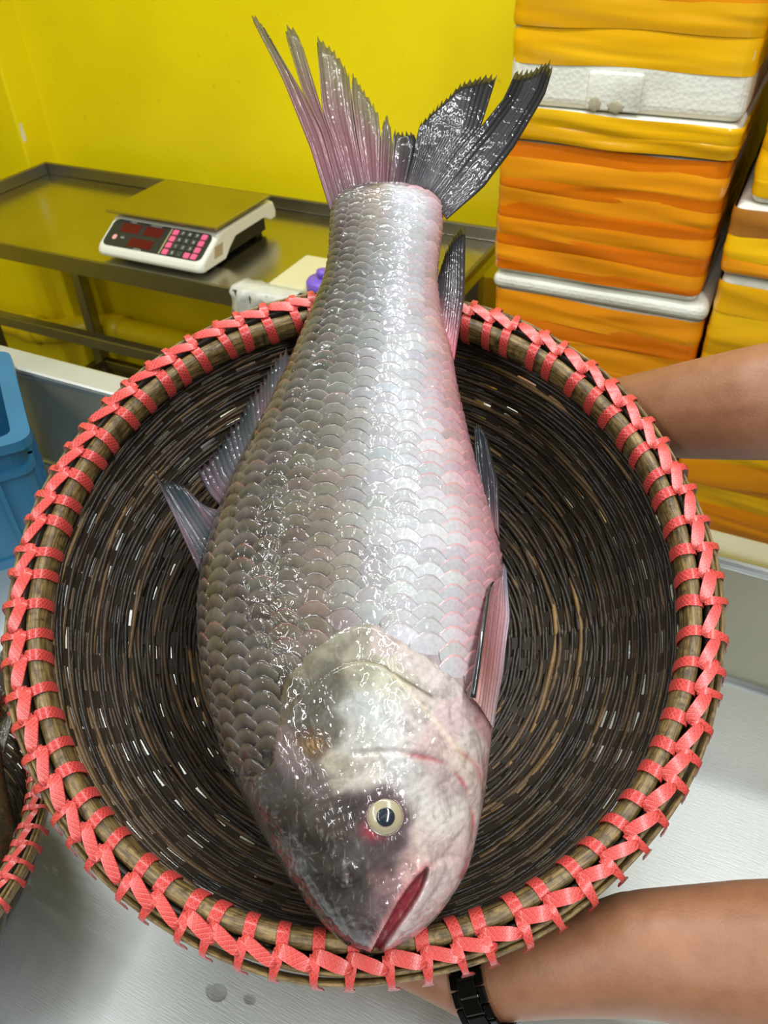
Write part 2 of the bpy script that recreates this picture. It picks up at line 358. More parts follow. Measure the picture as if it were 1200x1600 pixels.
for x0, x1, s0, s1 in ((-.118, -.060, .56, .86), (-.045, .010, .56, .86), (-.072, .0, .14, .42)):
    link('display_window', panel_mesh('display_window', x0, x1, s0, s1, .001, .0024, .002), M_REDWIN, panel)
link('power_mark', panel_mesh('power_mark', -.128, -.116, .28, .44, .001, .0026, .005), flat('pale_pink_mark', (232, 170, 160), .5), panel)
def text_mesh(s, size):
    cu = bpy.data.curves.new('txt', 'FONT'); cu.body = s; cu.size = size; cu.align_x = 'CENTER'; cu.align_y = 'CENTER'; cu.resolution_u = 2
    ob = bpy.data.objects.new('txt', cu); COL.objects.link(ob); dg = bpy.context.evaluated_depsgraph_get()
    me = bpy.data.meshes.new_from_object(ob.evaluated_get(dg)); bpy.data.objects.remove(ob); return me
RP = Matrix(((1, 0, 0), (0, e.y, nrm.y), (0, e.z, nrm.z)))
def put_text(s, size, x, sf, h, par):
    me = text_mesh(s, size)
    for v in me.vertices:
        q = RP @ Vector((v.co.x, v.co.y, 0)); v.co = q+p0+e*(sf*SL)+nrm*h+Vector((x, 0, 0))
    return link('print', me, M_INK, par)
for s, x, sf in (('PRICE', -.09, .92), ('AMOUNT', -.018, .92), ('TOTAL', -.036, .08), ('KG', -.098, .38)):
    put_text(s, .008, x, sf, .0020, panel)
keys = [['', '7', '8', '9', ''], ['', '4', '5', '6', ''], ['', '1', '2', '3', ''], ['', '0', '.', '', '']]
for r in range(4):
    for q in range(5):
        x = .046+q*.0215; sf = .82-r*.215; lab = keys[r][q]
        k = link('key', panel_mesh('key', x-.0082, x+.0082, sf-.085, sf+.085, .001, .0040, .0025), M_DARKKEY if lab else M_PINKKEY, panel)
        if lab: put_text(lab, .011, x, sf, .0042, k)
link('label_sticker', mesh_of('label_sticker', [(W+.0002, -.12, .03), (W+.0002, -.085, .03), (W+.0002, -.075, .058), (W+.0002, -.11, .058)], [(0, 1, 2, 3)]), M_STICKER, sc)

# board, purple lid and film at the near corner of the table
q0 = onz(420, 450, TZ); q1 = onz(493, 408, TZ)
bx = empty('chopping_board', (q0[0]+.17, (q0[1]+q1[1])/2, TZ)); tag(bx, 'cream plastic board lying on the steel table near its front edge', 'board')
hx = .17; hy = (q1[1]-q0[1])/2
bd = box('slab', -hx, hx, -hy, hy, 0, .014, M_BOARD, bx, .005, 3)
box('handle_slot', hx-.05, hx-.03, -.05, .05, .0135, .0145, M_FILM, bx, .004)
cp = onz(506, 445, TZ+.03); cap = empty('purple_lid', (cp[0], cp[1], TZ+.015)); tag(cap, 'small purple plastic lid with a knob sitting on the cream board', 'lid')
def lathe(name, prof, seg, m, par, smooth=True):
    V = [(r*math.cos(2*math.pi*k/seg), r*math.sin(2*math.pi*k/seg), z) for r, z in prof for k in range(seg)]
    Fc = grid_faces(len(prof), seg, True); Fc.append(tuple(range((len(prof)-1)*seg, len(prof)*seg)))
    return link(name, mesh_of(name, V, Fc), m, par, smooth)
lathe('lid_body', [(.0, .0), (.036, 0), (.04, .004), (.04, .024), (.036, .03), (.012, .033)], 24, M_PURPLE, cap)
lathe('knob', [(.010, .032), (.016, .042), (.014, .05), (.004, .053)], 16, M_PURPLE, cap)
fl0 = onz(392, 462, TZ)
V = []; NX, NZ = 14, 8
for i in range(NX):
    for j in range(NZ):
        s = j/(NZ-1); x = (i/(NX-1)-.5)*.17
        if s < .35: y, z = TY0+.05-.06*s/.35, TZ+.004
        else: y, z = TY0-.012-.006*math.sin(i*1.7+j), TZ+.002-.075*(s-.35)/.65*(.8+.2*math.sin(i*.9))
        V.append((fl0[0]+.02+x, y+.003*math.sin(i*2.1), z+.0025*abs(math.sin(i*1.3+j*.7))))
fm = link('plastic_film', mesh_of('plastic_film', V, grid_faces(NX, NZ)), M_FILM, None, True)
md = fm.modifiers.new('thick', 'SOLIDIFY'); md.thickness = .0012
tag(fm, 'crumpled white plastic film hanging over the front edge of the table', 'plastic film')

# ------------------------------------------------------------------ foam boxes
def ring_band(name, w, d, z0, z1, off, m, par, waves=.0012, rad=.02):
    # tape running all round a box: closed ring with rounded corners, creased slightly
    path = []
    for cx, cy, a0 in ((w/2-rad, d/2-rad, 0), (-w/2+rad, d/2-rad, 90), (-w/2+rad, -d/2+rad, 180), (w/2-rad, -d/2+rad, 270)):
        for k in range(4):
            a = math.radians(a0+30*k); path.append((cx, cy, math.cos(a), math.sin(a)))
    full = []
    for i, p in enumerate(path):
        q = path[(i+1) % len(path)]; L = math.hypot(q[0]-p[0]+rad*(q[2]-p[2]), q[1]-p[1]+rad*(q[3]-p[3])); nseg = max(1, int(L/.03))
        for k in range(nseg):
            tt = k/nseg; full.append([p[j]*(1-tt)+q[j]*tt for j in range(4)])
    rows = 6; ph = rng.uniform(0, 6, 8); V = []
    for j in range(rows):
        s = j/(rows-1)
        for i, (cx, cy, nx, ny) in enumerate(full):
            x0, y0 = cx+rad*nx, cy+rad*ny
            wv = waves*(math.sin(x0*23+ph[0]+s*5)+math.sin(y0*31+ph[1])+.7*math.sin(s*9+x0*11+ph[2]))*.5
            edge = (0 if 0 < j < rows-1 else -.0012)
            o_ = off+wv+edge+waves
            z = z0+(z1-z0)*s+(.0022*math.sin(x0*9+ph[3]) + .0014*math.sin(x0*27+ph[4]))*(1 if j in (0, rows-1) else .5)
            V.append((x0+nx*o_, y0+ny*o_, z))
    return link(name, mesh_of(name, V, grid_faces(rows, len(full), True)), m, par, True)
def foam_box(x0, x1, y0, y1, z0, z1, bands, label, lid=.0, lidbands=(), top_off=0.0, group=None):
    b = empty('foam_box', ((x0+x1)/2, (y0+y1)/2, z0)); tag(b, label, 'box', group); w, d, h = x1-x0, y1-y0, z1-z0
    body = box('body', -w/2, w/2, -d/2, d/2, 0, h-lid-(.001 if lid else 0), M_FOAM, b, .018, 4)
    for k_, (a, c, m) in enumerate(bands): ring_band('tape_band', w, d, a-z0, c-z0, .0015+.0009*(k_ % 2), m, b)
    if lid:
        lb = box('lid', -w/2-.006, w/2+.006, -d/2-.006, d/2+.006, h-lid, h-.0005, M_FOAM, b, .016, 4)
        for a, c, m in lidbands: ring_band('lid_tape', w+.012, d+.012, a-z0, c-z0, .0015, m, lb, .002)
    return b
O, D, Yt, G, B = M_TAPE_O, M_TAPE_D, M_TAPE_Y, M_TAPE_G, M_TAPE_B
AX0, AX1, AY0, AY1 = -.503, -.104, 1.50, 1.99
def stripes(z0, z1, n, ms):
    out = []; h = (z1-z0)/n
    for i in range(n): out.append((z0+i*h-(.012 if i else 0), z0+(i+1)*h, ms[i % len(ms)]))
    return out
foam_box(AX0+.008, AX1+.004, AY0, AY1, 1.2035, 1.52, [(1.272, 1.33, Yt)]+stripes(1.327, 1.505, 4, [G, O]), 'foam box with a bare white bottom band and hand hole atop the tall stack', lid=.0)
# moulded hand hole on the bare band
hh = empty('x'); bpy.data.objects.remove(hh)
top = [o for o in bpy.data.objects if o.name == 'foam_box'][0]
M_DIRT = flat('dirty_foam', (172, 164, 138), .8, var=.4, scale=90)
bm = bmesh.new(); box_bm(bm, -.058, .034, -(AY1-AY0)/2-.004, -(AY1-AY0)/2+.006, .004, .064); bmesh.ops.bevel(bm, geom=list(bm.edges), offset=.0045, segments=3, profile=.5, affect='EDGES')
link('hand_hole_pad', bm_mesh('hand_hole_pad', bm), M_FOAM, top, True)
for x, wx, wz, z_ in ((-.042, .011, .012, .014), (-.006, .014, .010, .012)):
    bm = bmesh.new(); bmesh.ops.create_uvsphere(bm, u_segments=14, v_segments=9, radius=1)
    for v in bm.verts: v.co = Vector((x+v.co.x*wx*(1+.12*math.sin(9*v.co.z)), -(AY1-AY0)/2-.004+v.co.y*.0022, z_+v.co.z*wz*(1+.1*math.sin(7*v.co.x))))
    link('hand_hole', bm_mesh('hand_hole', bm), M_DIRT, top, True)
foam_box(AX0, AX1, AY0-.002, AY1, .8925, 1.203, stripes(.905, 1.147, 9, [D, O]), 'orange striped foam box with a shiny golden taped lid', lid=.054, lidbands=[(1.151, 1.178, G), (1.174, 1.2025, Yt)])
foam_box(AX0+.006, AX1+.018, AY0+.002, AY1, .582, .892, stripes(.60, .858, 6, [O, D, O]), 'orange taped foam box with a bare white top rim, under the orange striped box', lid=.034)
foam_box(AX0, AX1+.004, AY0, AY1, .2915, .5815, stripes(.30, .56, 6, [O, D]), 'orange taped foam box low in the tall stack beside the steel table', lid=.03)
foam_box(AX0, AX1, AY0, AY1, .0, .291, stripes(.02, .27, 6, [O, D]), 'orange taped foam box at the foot of the tall stack on the floor', lid=.03)
BX0, BX1 = -.072, .34
foam_box(BX0+.012, BX1, AY0, AY1, 1.0835, 1.42, stripes(1.094, 1.40, 8, [Yt, Yt, G]), 'yellow taped foam box with a thin white bottom edge above the brown taped lid')
foam_box(BX0, BX1, AY0-.002, AY1, .66, 1.083, stripes(.675, .945, 6, [Yt, G]), 'yellow taped foam box whose lid carries brown, yellow and orange tape', lid=.125, lidbands=[(1.032, 1.078, B), (.99, 1.034, Yt), (.962, .992, O)])
foam_box(BX0+.01, BX1, AY0, AY1, .33, .6595, stripes(.34, .63, 5, [Yt, O]), 'golden taped foam box seen between the forearm and the counter edge', lid=.02)
foam_box(BX0, BX1, AY0, AY1, 0, .3295, stripes(.02, .30, 5, [Yt, G]), 'yellow taped foam box at the foot of the right hand stack on the floor', lid=.02)

# ------------------------------------------------------------------ blue crate
P_ = np.array([-.791, .561]); d1 = np.array([-.784, .62]); d2 = np.array([-.62, -.784]); LA, LB = .266, .46
cen = P_+d1*LA/2+d2*LB/2
cr = empty('plastic_crate', (cen[0], cen[1], .80), (0, 0, math.atan2(d1[1], d1[0]))); tag(cr, 'open blue plastic crate standing on the counter against its raised edge', 'crate')
# local x along d1 (short side), local y = perpendicular: d2 is +y (d1 rotated by +90 deg)
ch = .2
def crate_ring(name, ox, oy, ix, iy, z0, z1, rad, m, par, tz=0.0):
    bm = bmesh.new()
    def lp(hx, hy, z, r):
        out = []
        for sx_, sy_, a0 in ((1, 1, 0), (-1, 1, 90), (-1, -1, 180), (1, -1, 270)):
            for k in range(5):
                a = math.radians(a0+22.5*k); out.append(bm.verts.new((sx_*(hx-r)+r*math.cos(a), sy_*(hy-r)+r*math.sin(a), z)))
        return out
    A = lp(ox, oy, z0, rad); Bq = lp(ox, oy, z1, rad); Cq = lp(ix, iy, z1, rad*.6); Dq = lp(ix-tz, iy-tz, z0, rad*.6)
    for p, q in ((A, Bq), (Bq, Cq), (Cq, Dq), (Dq, A)):
        for i in range(20): bm.faces.new((p[i], p[(i+1) % 20], q[(i+1) % 20], q[i]))
    bmesh.ops.recalc_face_normals(bm, faces=bm.faces)
    return link(name, bm_mesh(name, bm), m, par)
crate_ring('rim', LA/2, LB/2, LA/2-.023, LB/2-.023, ch-.014, ch, .022, M_BLUE, cr)
crate_ring('wall_shell', LA/2-.014, LB/2-.014, LA/2-.021, LB/2-.021, .004, ch-.013, .02, M_BLUE, cr)
crate_ring('rib_band', LA/2-.008, LB/2-.008, LA/2-.019, LB/2-.019, ch-.056, ch-.046, .022, M_BLUE, cr)
crate_ring('rib_band', LA/2-.010, LB/2-.010, LA/2-.019, LB/2-.019, .0, .014, .022, M_BLUE, cr)
box('crate_base', -LA/2+.02, LA/2-.02, -LB/2+.02, LB/2-.02, 0.001, .008, M_BLUE, cr)
for x in (-.09, 0, .09):
    for s in (-1, 1): box('rib', x-.003, x+.003, s*(LB/2-.014)-.006, s*(LB/2-.014)+.006, .014, ch-.046, M_BLUE, cr)
for y in (-.17, -.06, .06, .17):
    for s in (-1, 1): box('rib', s*(LA/2-.014)-.006, s*(LA/2-.014)+.006, y-.003, y+.003, .014, ch-.046, M_BLUE, cr)
for s in (-1, 1): box('handle_grip', s*(LA/2-.018)-.012, s*(LA/2-.018)+.012, -.05, .05, ch-.044, ch-.012, M_BLUE, cr, .005)

# ------------------------------------------------------------------ baskets
BN = np.array([.18258, -.40616, .89538]); BN /= np.linalg.norm(BN); BC = np.array([-.2398, .4173, -.4718])+CAM
BE1 = np.cross([0, 0, 1], BN); BE1 /= np.linalg.norm(BE1); BE2 = np.cross(BN, BE1)
bk = empty('bamboo_basket'); bk.matrix_world = Matrix(((BE1[0], BE2[0], BN[0], BC[0]), (BE1[1], BE2[1], BN[1], BC[1]), (BE1[2], BE2[2], BN[2], BC[2]), (0, 0, 0, 1)))
tag(bk, 'tilted round dark bamboo basket with red laced rim holding the big silver fish', 'basket', None)
PR = np.array([(.2835, -.004), (.2815, -.02), (.277, -.05), (.268, -.08), (.254, -.11), (.232, -.14), (.203, -.165), (.168, -.185), (.12, -.198), (.06, -.2035), (.012, -.205)])
seg = np.hypot(*np.diff(PR, axis=0).T); AL = np.r_[0, np.cumsum(seg)]; ATOT = AL[-1]
# smooth the profile
ss = np.linspace(0, ATOT, 200)
def sm(v):
    k = np.ones(15)/15; p = np.r_[[v[0]]*7, v, [v[-1]]*7]; return np.convolve(p, k, 'valid')
PRr = sm(np.interp(ss, AL, PR[:, 0])); PRz = sm(np.interp(ss, AL, PR[:, 1]))
def wall(s): return np.interp(s, ss, PRr), np.interp(s, ss, PRz)
def wall_n(s):
    r0, z0 = wall(np.clip(s-.003, 0, ATOT)); r1, z1 = wall(np.clip(s+.003, 0, ATOT)); tr, tz = r1-r0, z1-z0; L = np.hypot(tr, tz)+1e-9
    return tz/L, -tr/L                       # inward / upward normal (r, z)
NR = 46; NS = 230
V = []; Fc = []; colr = []; s = .012; ring = 0
ph = np.linspace(0, 2*np.pi, NS, endpoint=False)
BASEC = [(48, 38, 27), (64, 49, 33), (36, 29, 22), (86, 66, 42), (54, 43, 31), (122, 94, 56)]
while s < ATOT-.006:
    step = rng.uniform(.0029, .0039); wdt = step*rng.uniform(.72, .9); th = rng.uniform(.0011, .0016)
    wob = sum(rng.uniform(.0003, .0011)*np.sin(k*ph+rng.uniform(0, 6.3)) for k in rng.integers(3, 15, 4))
    gap = (rng.random() > .45)*.66; wc_, ww_ = rng.uniform(0, 6.28), rng.uniform(.3, 1.3)
    wdt_a = wdt*(1-gap*((np.sin(ph*NR/2+.4) > .95) & (np.cos(ph-wc_) > math.cos(ww_))))
    sa = np.clip(s+wob, .008, ATOT-.004); r, z = wall(sa); nr, nz_ = wall_n(sa)
    over = .0009*np.sin(ph*NR/4+np.pi*.5*(ring % 4)+.6*np.sin(ph*3+ring*.4))
    ring += 1
    tr, tz = -nz_, nr                         # tangent down the wall
    off = len(V)
    for kx, ky in ((-1, 0), (0, 1), (1, 0), (0, -1)):
        rr = r+nr*(over+ky*th)+tr*kx*wdt_a; zz = z+nz_*(over+ky*th)+tz*kx*wdt_a
        V += list(np.c_[rr*np.cos(ph), rr*np.sin(ph), zz])
    for j in range(4):
        k = (j+1) % 4
        a = off+j*NS; b = off+k*NS
        for i in range(NS):
            q = (i+1) % NS; Fc.append((a+i, a+q, b+q, b+i))
    npieces = rng.integers(4, 9); cuts = np.sort(rng.uniform(0, 2*np.pi, npieces)); idx = np.searchsorted(cuts, ph) % npieces
    pal = np.array([BASEC[rng.choice(6, p=[.24, .22, .22, .12, .14, .06])] for _ in range(npieces)], float)*rng.uniform(.8, 1.2, (npieces, 1))
    cc = pal[idx]*(1+.12*np.sin(ph*9+rng.uniform(0, 6)))[:, None]
    colr += list(np.tile(cc, (4, 1))); s += step
me = mesh_of('weaving', V, Fc); set_col(me, np.clip(colr, 0, 255)); wv = link('weaving', me, M_WEAVE, bk, True); tag(wv, kind='stuff')
# ribs
V = []; nn = 26
for i in range(nn):
    s = .004+(ATOT-.012)*i/(nn-1); r, z = wall(s); nr, nz_ = wall_n(s); hw = min(.008, .3*r*math.tan(math.pi/NR)*2)
    for t_, o_ in ((-hw, -.0012), (hw, -.0012), (hw, .0006), (-hw, .0006)): V.append((r+nr*o_, t_, z+nz_*o_))
ribme = mesh_of('rib', V, grid_faces(nn, 4, True)); ribme.materials.append(M_RIB)
for k in range(NR):
    o = link('rib', ribme, None, bk); o.rotation_euler = (0, 0, (k+.5)*2*math.pi/NR)
def hoop(name, rc, zc, ar, az, m, par, segs=180, sides=14, wob=.0006, power=2.6):
    V = []; UVv = []
    p1_, p2_ = rng.uniform(0, 6, 2)
    for i in range(segs):
        a = 2*math.pi*i/segs; dr = wob*math.sin(5*a+p1_)+wob*.7*math.sin(11*a+p2_); dz = wob*math.sin(7*a+p2_)
        for j in range(sides):
            b = 2*math.pi*j/sides; cb_, sb_ = math.cos(b), math.sin(b)
            x = ar*math.copysign(abs(cb_)**(2/power), cb_); z = az*math.copysign(abs(sb_)**(2/power), sb_)
            r = rc+x+dr+.035*z; V.append((r*math.cos(a), r*math.sin(a), zc+z+dz))
    Fc = [(i*sides+j, i*sides+(j+1) % sides, ((i+1) % segs)*sides+(j+1) % sides, ((i+1) % segs)*sides+j) for i in range(segs) for j in range(sides)]
    me = mesh_of(name, V, Fc); uvl = me.uv_layers.new(name='UVMap'); d = []
    for i in range(segs):
        for j in range(sides):
            for (ii, jj) in ((i, j), (i, j+1), (i+1, j+1), (i+1, j)): d += [ii/segs*8, jj/sides*1.0]
    uvl.data.foreach_set('uv', d); return link(name, me, m, par, True)
hoop('inner_hoop', .2732, -.0135, .0072, .0140, M_HOOP, bk)
hoop('wall_edge', .2838, -.012, .0022, .011, M_RIB, bk, sides=8)
hoop('outer_hoop', .2905, -.0135, .0026, .0125, M_HOOP2, bk, wob=.0008)
hoop('outer_strip', .2966, -.0145, .0024, .0105, M_HOOP2, bk, wob=.001)
# red lacing
def ribbon(name, pts, widths, th=.0010):
    """pts: (position, normal, side) ; closed flat strip"""
    V = []; uvv = []; acc = 0
    for i, (p, nml, sd) in enumerate(pts):
        p, nml, sd = Vector(p), Vector(nml).normalized(), Vector(sd).normalized(); w_ = widths[i]/2
        if i: acc += (p-Vector(pts[i-1][0])).length
        V += [p-sd*w_-nml*th*.4, p-sd*w_+nml*th*.6, p+nml*th*.8, p+sd*w_+nml*th*.6, p+sd*w_-nml*th*.4, p-nml*th*.4]
        uvv += [(acc/.0042, k) for k in (0, 0, 1, 2, 2, 1)]
    n_ = len(pts); Fc = grid_faces(n_, 6, True)+[(5, 4, 3, 2, 1, 0), tuple(range((n_-1)*6, n_*6))]
    me = mesh_of(name, V, Fc); ul = me.uv_layers.new(name='UVMap'); d = []
    for pl in me.polygons:
        for vi in pl.vertices: d += list(uvv[vi])
    ul.data.foreach_set('uv', d); me.materials.append(M_STRAP)
    me.polygons.foreach_set('use_smooth', [True]*len(me.polygons))
    for ed in me.edges:
        q0_, q1_ = ed.vertices
        if q0_ % 6 == q1_ % 6 and q0_ % 6 in (0, 1, 3, 4): ed.use_edge_sharp = True
    return me
NW = 72; STEP = 2*math.pi/NW; SM = STEP*.285
def inner_band(sl, w_):
    pts = []
    for k, a in enumerate(np.radians(np.linspace(248, 28, 11))):
        ca, sa = math.cos(a), math.sin(a); x = (.0072+.0013)*math.copysign(abs(ca)**.77, ca); z = (.0140+.0013)*math.copysign(abs(sa)**.77, sa)
        pts.append(((.2732+x+.035*z, sl*(k/10-.45), -.0135+z), (ca, 0, sa*.7), (-sl*.5*0, 1, 0)))
    return ribbon('inner_wrap', pts, [w_*.9]*3+[w_]*8)
def cross_strap(dr, w_, lift):
    pts = []; tdir = Vector((dr, SM, 0)).normalized(); sd = Vector((0, 0, 1)).cross(tdir)
    for k in range(7):
        t_ = k/6; y_ = SM*(t_*1.16-.10); r = .2792+dr*t_; z = .0018+lift*math.sin(math.pi*t_)+.0008*t_
        pts.append(((r, y_, z), (.2, 0, 1), sd))
    return ribbon('cross_wrap', pts, [w_*.55, w_*.9, w_, w_, w_, w_*.85, w_*.55])
def outer_band(sl, w_, flare):
    pts = []; path = [(.2800, .0015), (.2850, .0035), (.2905, .0022), (.2960, .0008), (.3000, -.0035), (.3012, -.010), (.3022, -.017), (.3040, -.022)]
    wd = [w_, w_*1.05, w_*.9, w_*.7, w_*.62, w_*.75, w_*1.0, w_*flare]
    for k, (r, z) in enumerate(path):
        nn_ = (.1, 0, 1) if k < 3 else ((.7, 0, .7) if k < 5 else (1, 0, .1))
        pts.append(((r, sl*(k/7-.3), z), nn_, (0, 1, 0)))
    return ribbon('outer_wrap', pts, wd)
def knot():
    bm = bmesh.new(); bmesh.ops.create_uvsphere(bm, u_segments=8, v_segments=5, radius=1)
    for v in bm.verts: v.co = Vector((.2868+v.co.x*.0042, v.co.y*.0052, .0044+v.co.z*.0022))
    me = bm_mesh('knot', bm); me.materials.append(M_STRAP); me.polygons.foreach_set('use_smooth', [True]*len(me.polygons)); return me
IB = [inner_band(a, b) for a, b in ((.004, .0088), (-.002, .0094), (.006, .0082))]
XB = [cross_strap(a, b, c_) for a, b, c_ in ((.0095, .0092, .0022), (.0080, .0102, .0026), (.0105, .0086, .0018))]
OB = [outer_band(a, b, c_) for a, b, c_ in ((.002, .0078, 1.25), (-.003, .0084, 1.0), (.004, .0072, 1.45))]
ang = 0.0
for k in range(NW):
    a = k*STEP+rng.uniform(-.16, .16)*STEP
    for lst in (IB, XB, OB):
        me = lst[rng.integers(len(lst))]; o = link(me.name.split('.')[0], me, None, bk); o.rotation_euler = (rng.uniform(-.002, .002), rng.uniform(-.002, .002), a)
def copy_tree(o, parent=None, skip=()):
    c_ = o.copy(); COL.objects.link(c_)
    if parent is not None: c_.parent = parent
    for chd in list(o.children):
        if not any(chd.name.startswith(s_) for s_ in skip): copy_tree(chd, c_, skip)
    return c_
b2 = copy_tree(bk); b2.matrix_world = Matrix.Translation((-.607, .101, .9295)) @ Matrix.Rotation(.3, 4, 'Z') @ Matrix.Scale(.62, 4)
tag(b2, 'smaller dark bamboo basket with red laced rim resting flat on the counter', 'basket')

# ------------------------------------------------------------------ the big fish
def camc(x, y, d): return np.array([(x-600)/F*d, (y-800)/F*d, d])
ps, pt = camc(580, 1484, .572), camc(610, 310, .765)
ax = (ps-pt)/np.linalg.norm(ps-pt); ay = np.array([1.0, 0, 0]); ay -= ax*ay.dot(ax); ay /= np.linalg.norm(ay); az = np.cross(ax, ay)   # az points to the viewer side
fo = pt+(ps-pt)*.5
FR = np.array([ax, ay, az])                   # rows: fish axes in camera axes
def plane(px, py):                            # picture point -> fish sagittal plane (a: to the head, b: to the belly)
    px, py = np.asarray(px, float), np.asarray(py, float)
    d = np.stack([(px-600)/F, (py-800)/F, np.ones_like(px*py)], -1); tt = (fo @ az)/(d @ az); q = d*tt[..., None]-fo
    return q @ ax, q @ ay
def to_px(P):                                 # fish-local points -> picture
    c_ = np.asarray(P) @ FR+fo; return 600+F*c_[..., 0]/c_[..., 2], 800+F*c_[..., 1]/c_[..., 2]
fish = empty('whole_fish'); Wm = MC.T @ FR.T; Fo = CAM+MC.T @ fo
fish.matrix_world = Matrix(((Wm[0][0], Wm[0][1], Wm[0][2], Fo[0]), (Wm[1][0], Wm[1][1], Wm[1][2], Fo[1]), (Wm[2][0], Wm[2][1], Wm[2][2], Fo[2]), (0, 0, 0, 1)))
tag(fish, 'large whole silver carp-like fish with big scales, lying head down across the tilted basket', 'fish')
OL = np.array([(290, 566), (295, 545), (303, 529), (316, 520), (340, 518), (400, 515), (440, 507), (500, 483), (560, 458), (620, 430), (700, 390), (760, 360), (820, 338), (880, 320), (940, 312), (1000, 313), (1060, 320), (1120, 335), (1180, 352), (1240, 380), (1300, 412), (1350, 440), (1400, 473), (1440, 505), (1462, 526), (1474, 545), (1481, 565)], float)
OR = np.array([(290, 640), (295, 664), (303, 681), (318, 692), (350, 690), (400, 684), (440, 681), (500, 688), (560, 705), (620, 715), (700, 734), (760, 751), (820, 768), (860, 779), (885, 783), (920, 776), (960, 772), (1020, 771), (1080, 771), (1130, 770), (1180, 764), (1240, 757), (1300, 745), (1350, 733), (1380, 717), (1420, 690), (1450, 662), (1470, 632), (1478, 610), (1481, 595)], float)
TH = np.array([(290, .003), (296, .009), (306, .014), (340, .021), (450, .031), (600, .046), (800, .062), (950, .070), (1100, .073), (1200, .070), (1300, .061), (1380, .050), (1430, .040), (1460, .028), (1474, .018), (1481, .008)], float)
def smin(tab, y):                             # smoothed table lookup
    acc = 0
    for d_, w_ in ((-16, .15), (-8, .2), (0, .3), (8, .2), (16, .15)):
        k = np.clip((1486-y)/40, 0, 1); acc = acc+w_*np.interp(y+d_*k, tab[:, 0], tab[:, 1])
    return acc
def section(py, th):
    """point on the body: row py, angle th (0 back .. pi/2 visible flank .. pi belly)"""
    xl, xr, T = smin(OL, py), smin(OR, py), smin(TH, py)
    c_, s_ = np.cos(th), np.sin(th)
    u = -np.sign(c_)*np.abs(c_)**.92; v = np.sign(s_)*np.abs(s_)**.95
    px = (xl+xr)/2+(xr-xl)/2*u; a, b = plane(px, np.asarray(py)+0*px)
    return np.stack([a, b, T*v], -1)
OPER = [(435, 1134), (455, 1100), (472, 1083), (516, 1050), (556, 1033), (593, 1037), (618, 1054), (673, 1087), (721, 1112), (747, 1145), (758, 1197), (757, 1250)]
BANDC = [(428, 1150), (436, 1100), (450, 1057), (490, 1013), (534, 984), (585, 976), (640, 1010), (710, 1061), (740, 1101), (775, 1115)]
PLATE = spline(OPER)+[(800, 1260), (800, 1520), (300, 1520), (300, 1215), (400, 1215), (428, 1190)]
HEAD = spline(BANDC)+[(840, 1115), (840, 1540), (280, 1540), (280, 1215), (395, 1215), (425, 1195)]
PREOP = [(560, 1178), (615, 1175), (644, 1180), (692, 1193), (728, 1233), (738, 1288), (732, 1336), (720, 1370)]
RIDGE = [(615, 1057), (660, 1105), (717, 1175)]; SUB = [(717, 1175), (745, 1200), (755, 1260), (748, 1320)]
MOUTH = [(666, 1354), (637, 1376), (613, 1412), (586, 1462), (580, 1490), (592, 1490), (620, 1456), (662, 1398)]
JAWL = [(666, 1354), (700, 1335), (728, 1345)]
EYE = (601, 1275)
NOP = 36
OPER, PREOP, SUB, RIDGE, BANDC = [spline(q_) for q_ in (OPER, PREOP, SUB, RIDGE, BANDC)]; MOUTH = spline([(667, 1353), (644, 1374), (620, 1408), (597, 1450), (579, 1488), (590, 1490), (618, 1454), (644, 1418), (660, 1390), (668, 1366)], 4, True)
def relief(px, py):
    h = np.zeros_like(px)
    dp = polyd(px, py, OPER+[(757, 1330)]); ins = inpoly(px, py, PLATE); h += np.where(ins, .0032*smooth01(dp/7), 0)
    db = polyd(px, py, BANDC); inb = inpoly(px, py, HEAD); h += np.where(inb, .0018*smooth01(db/9), 0)
    h -= .0022*np.exp(-(polyd(px, py, PREOP)/5)**2); h += .0016*np.exp(-(polyd(px, py, PREOP[5:])/22)**2)
    h += .0012*np.exp(-(polyd(px, py, RIDGE)/7)**2); h -= .0014*np.exp(-(polyd(px, py, SUB)/4)**2)
    dm = polyd(px, py, MOUTH+MOUTH[:1]); im = inpoly(px, py, MOUTH); h -= np.where(im, .0085*smooth01(dm/7), 0); h += np.where(~im, .0035*np.exp(-(dm/13)**2), 0)
    h -= .002*np.exp(-(polyd(px, py, JAWL)/6)**2)
    de = np.hypot(px-EYE[0], py-EYE[1]); h += .0030*np.exp(-(de/46)**2); h -= .0035*np.exp(-(de/26)**4)
    h -= .0045*np.exp(-(np.hypot((px-543)/1.0, (py-1364)/1.3)/6.5)**2); h += .0016*np.exp(-((np.hypot(px-543, py-1364)-13)/6)**2)
    dw = np.hypot((px-490)/1.2, py-1163); h -= .0014*np.exp(-(dw/18)**2)*(1+.6*np.sin(px*.9+py*.3))
    # bony texture on gill cover and cheek
    tex = np.sin(px*.31+py*.11+2*np.sin(py*.05))*np.sin(px*.07-py*.23+1.5*np.sin(px*.06)); h += np.where(inb, .0003*tex, 0)
    return h
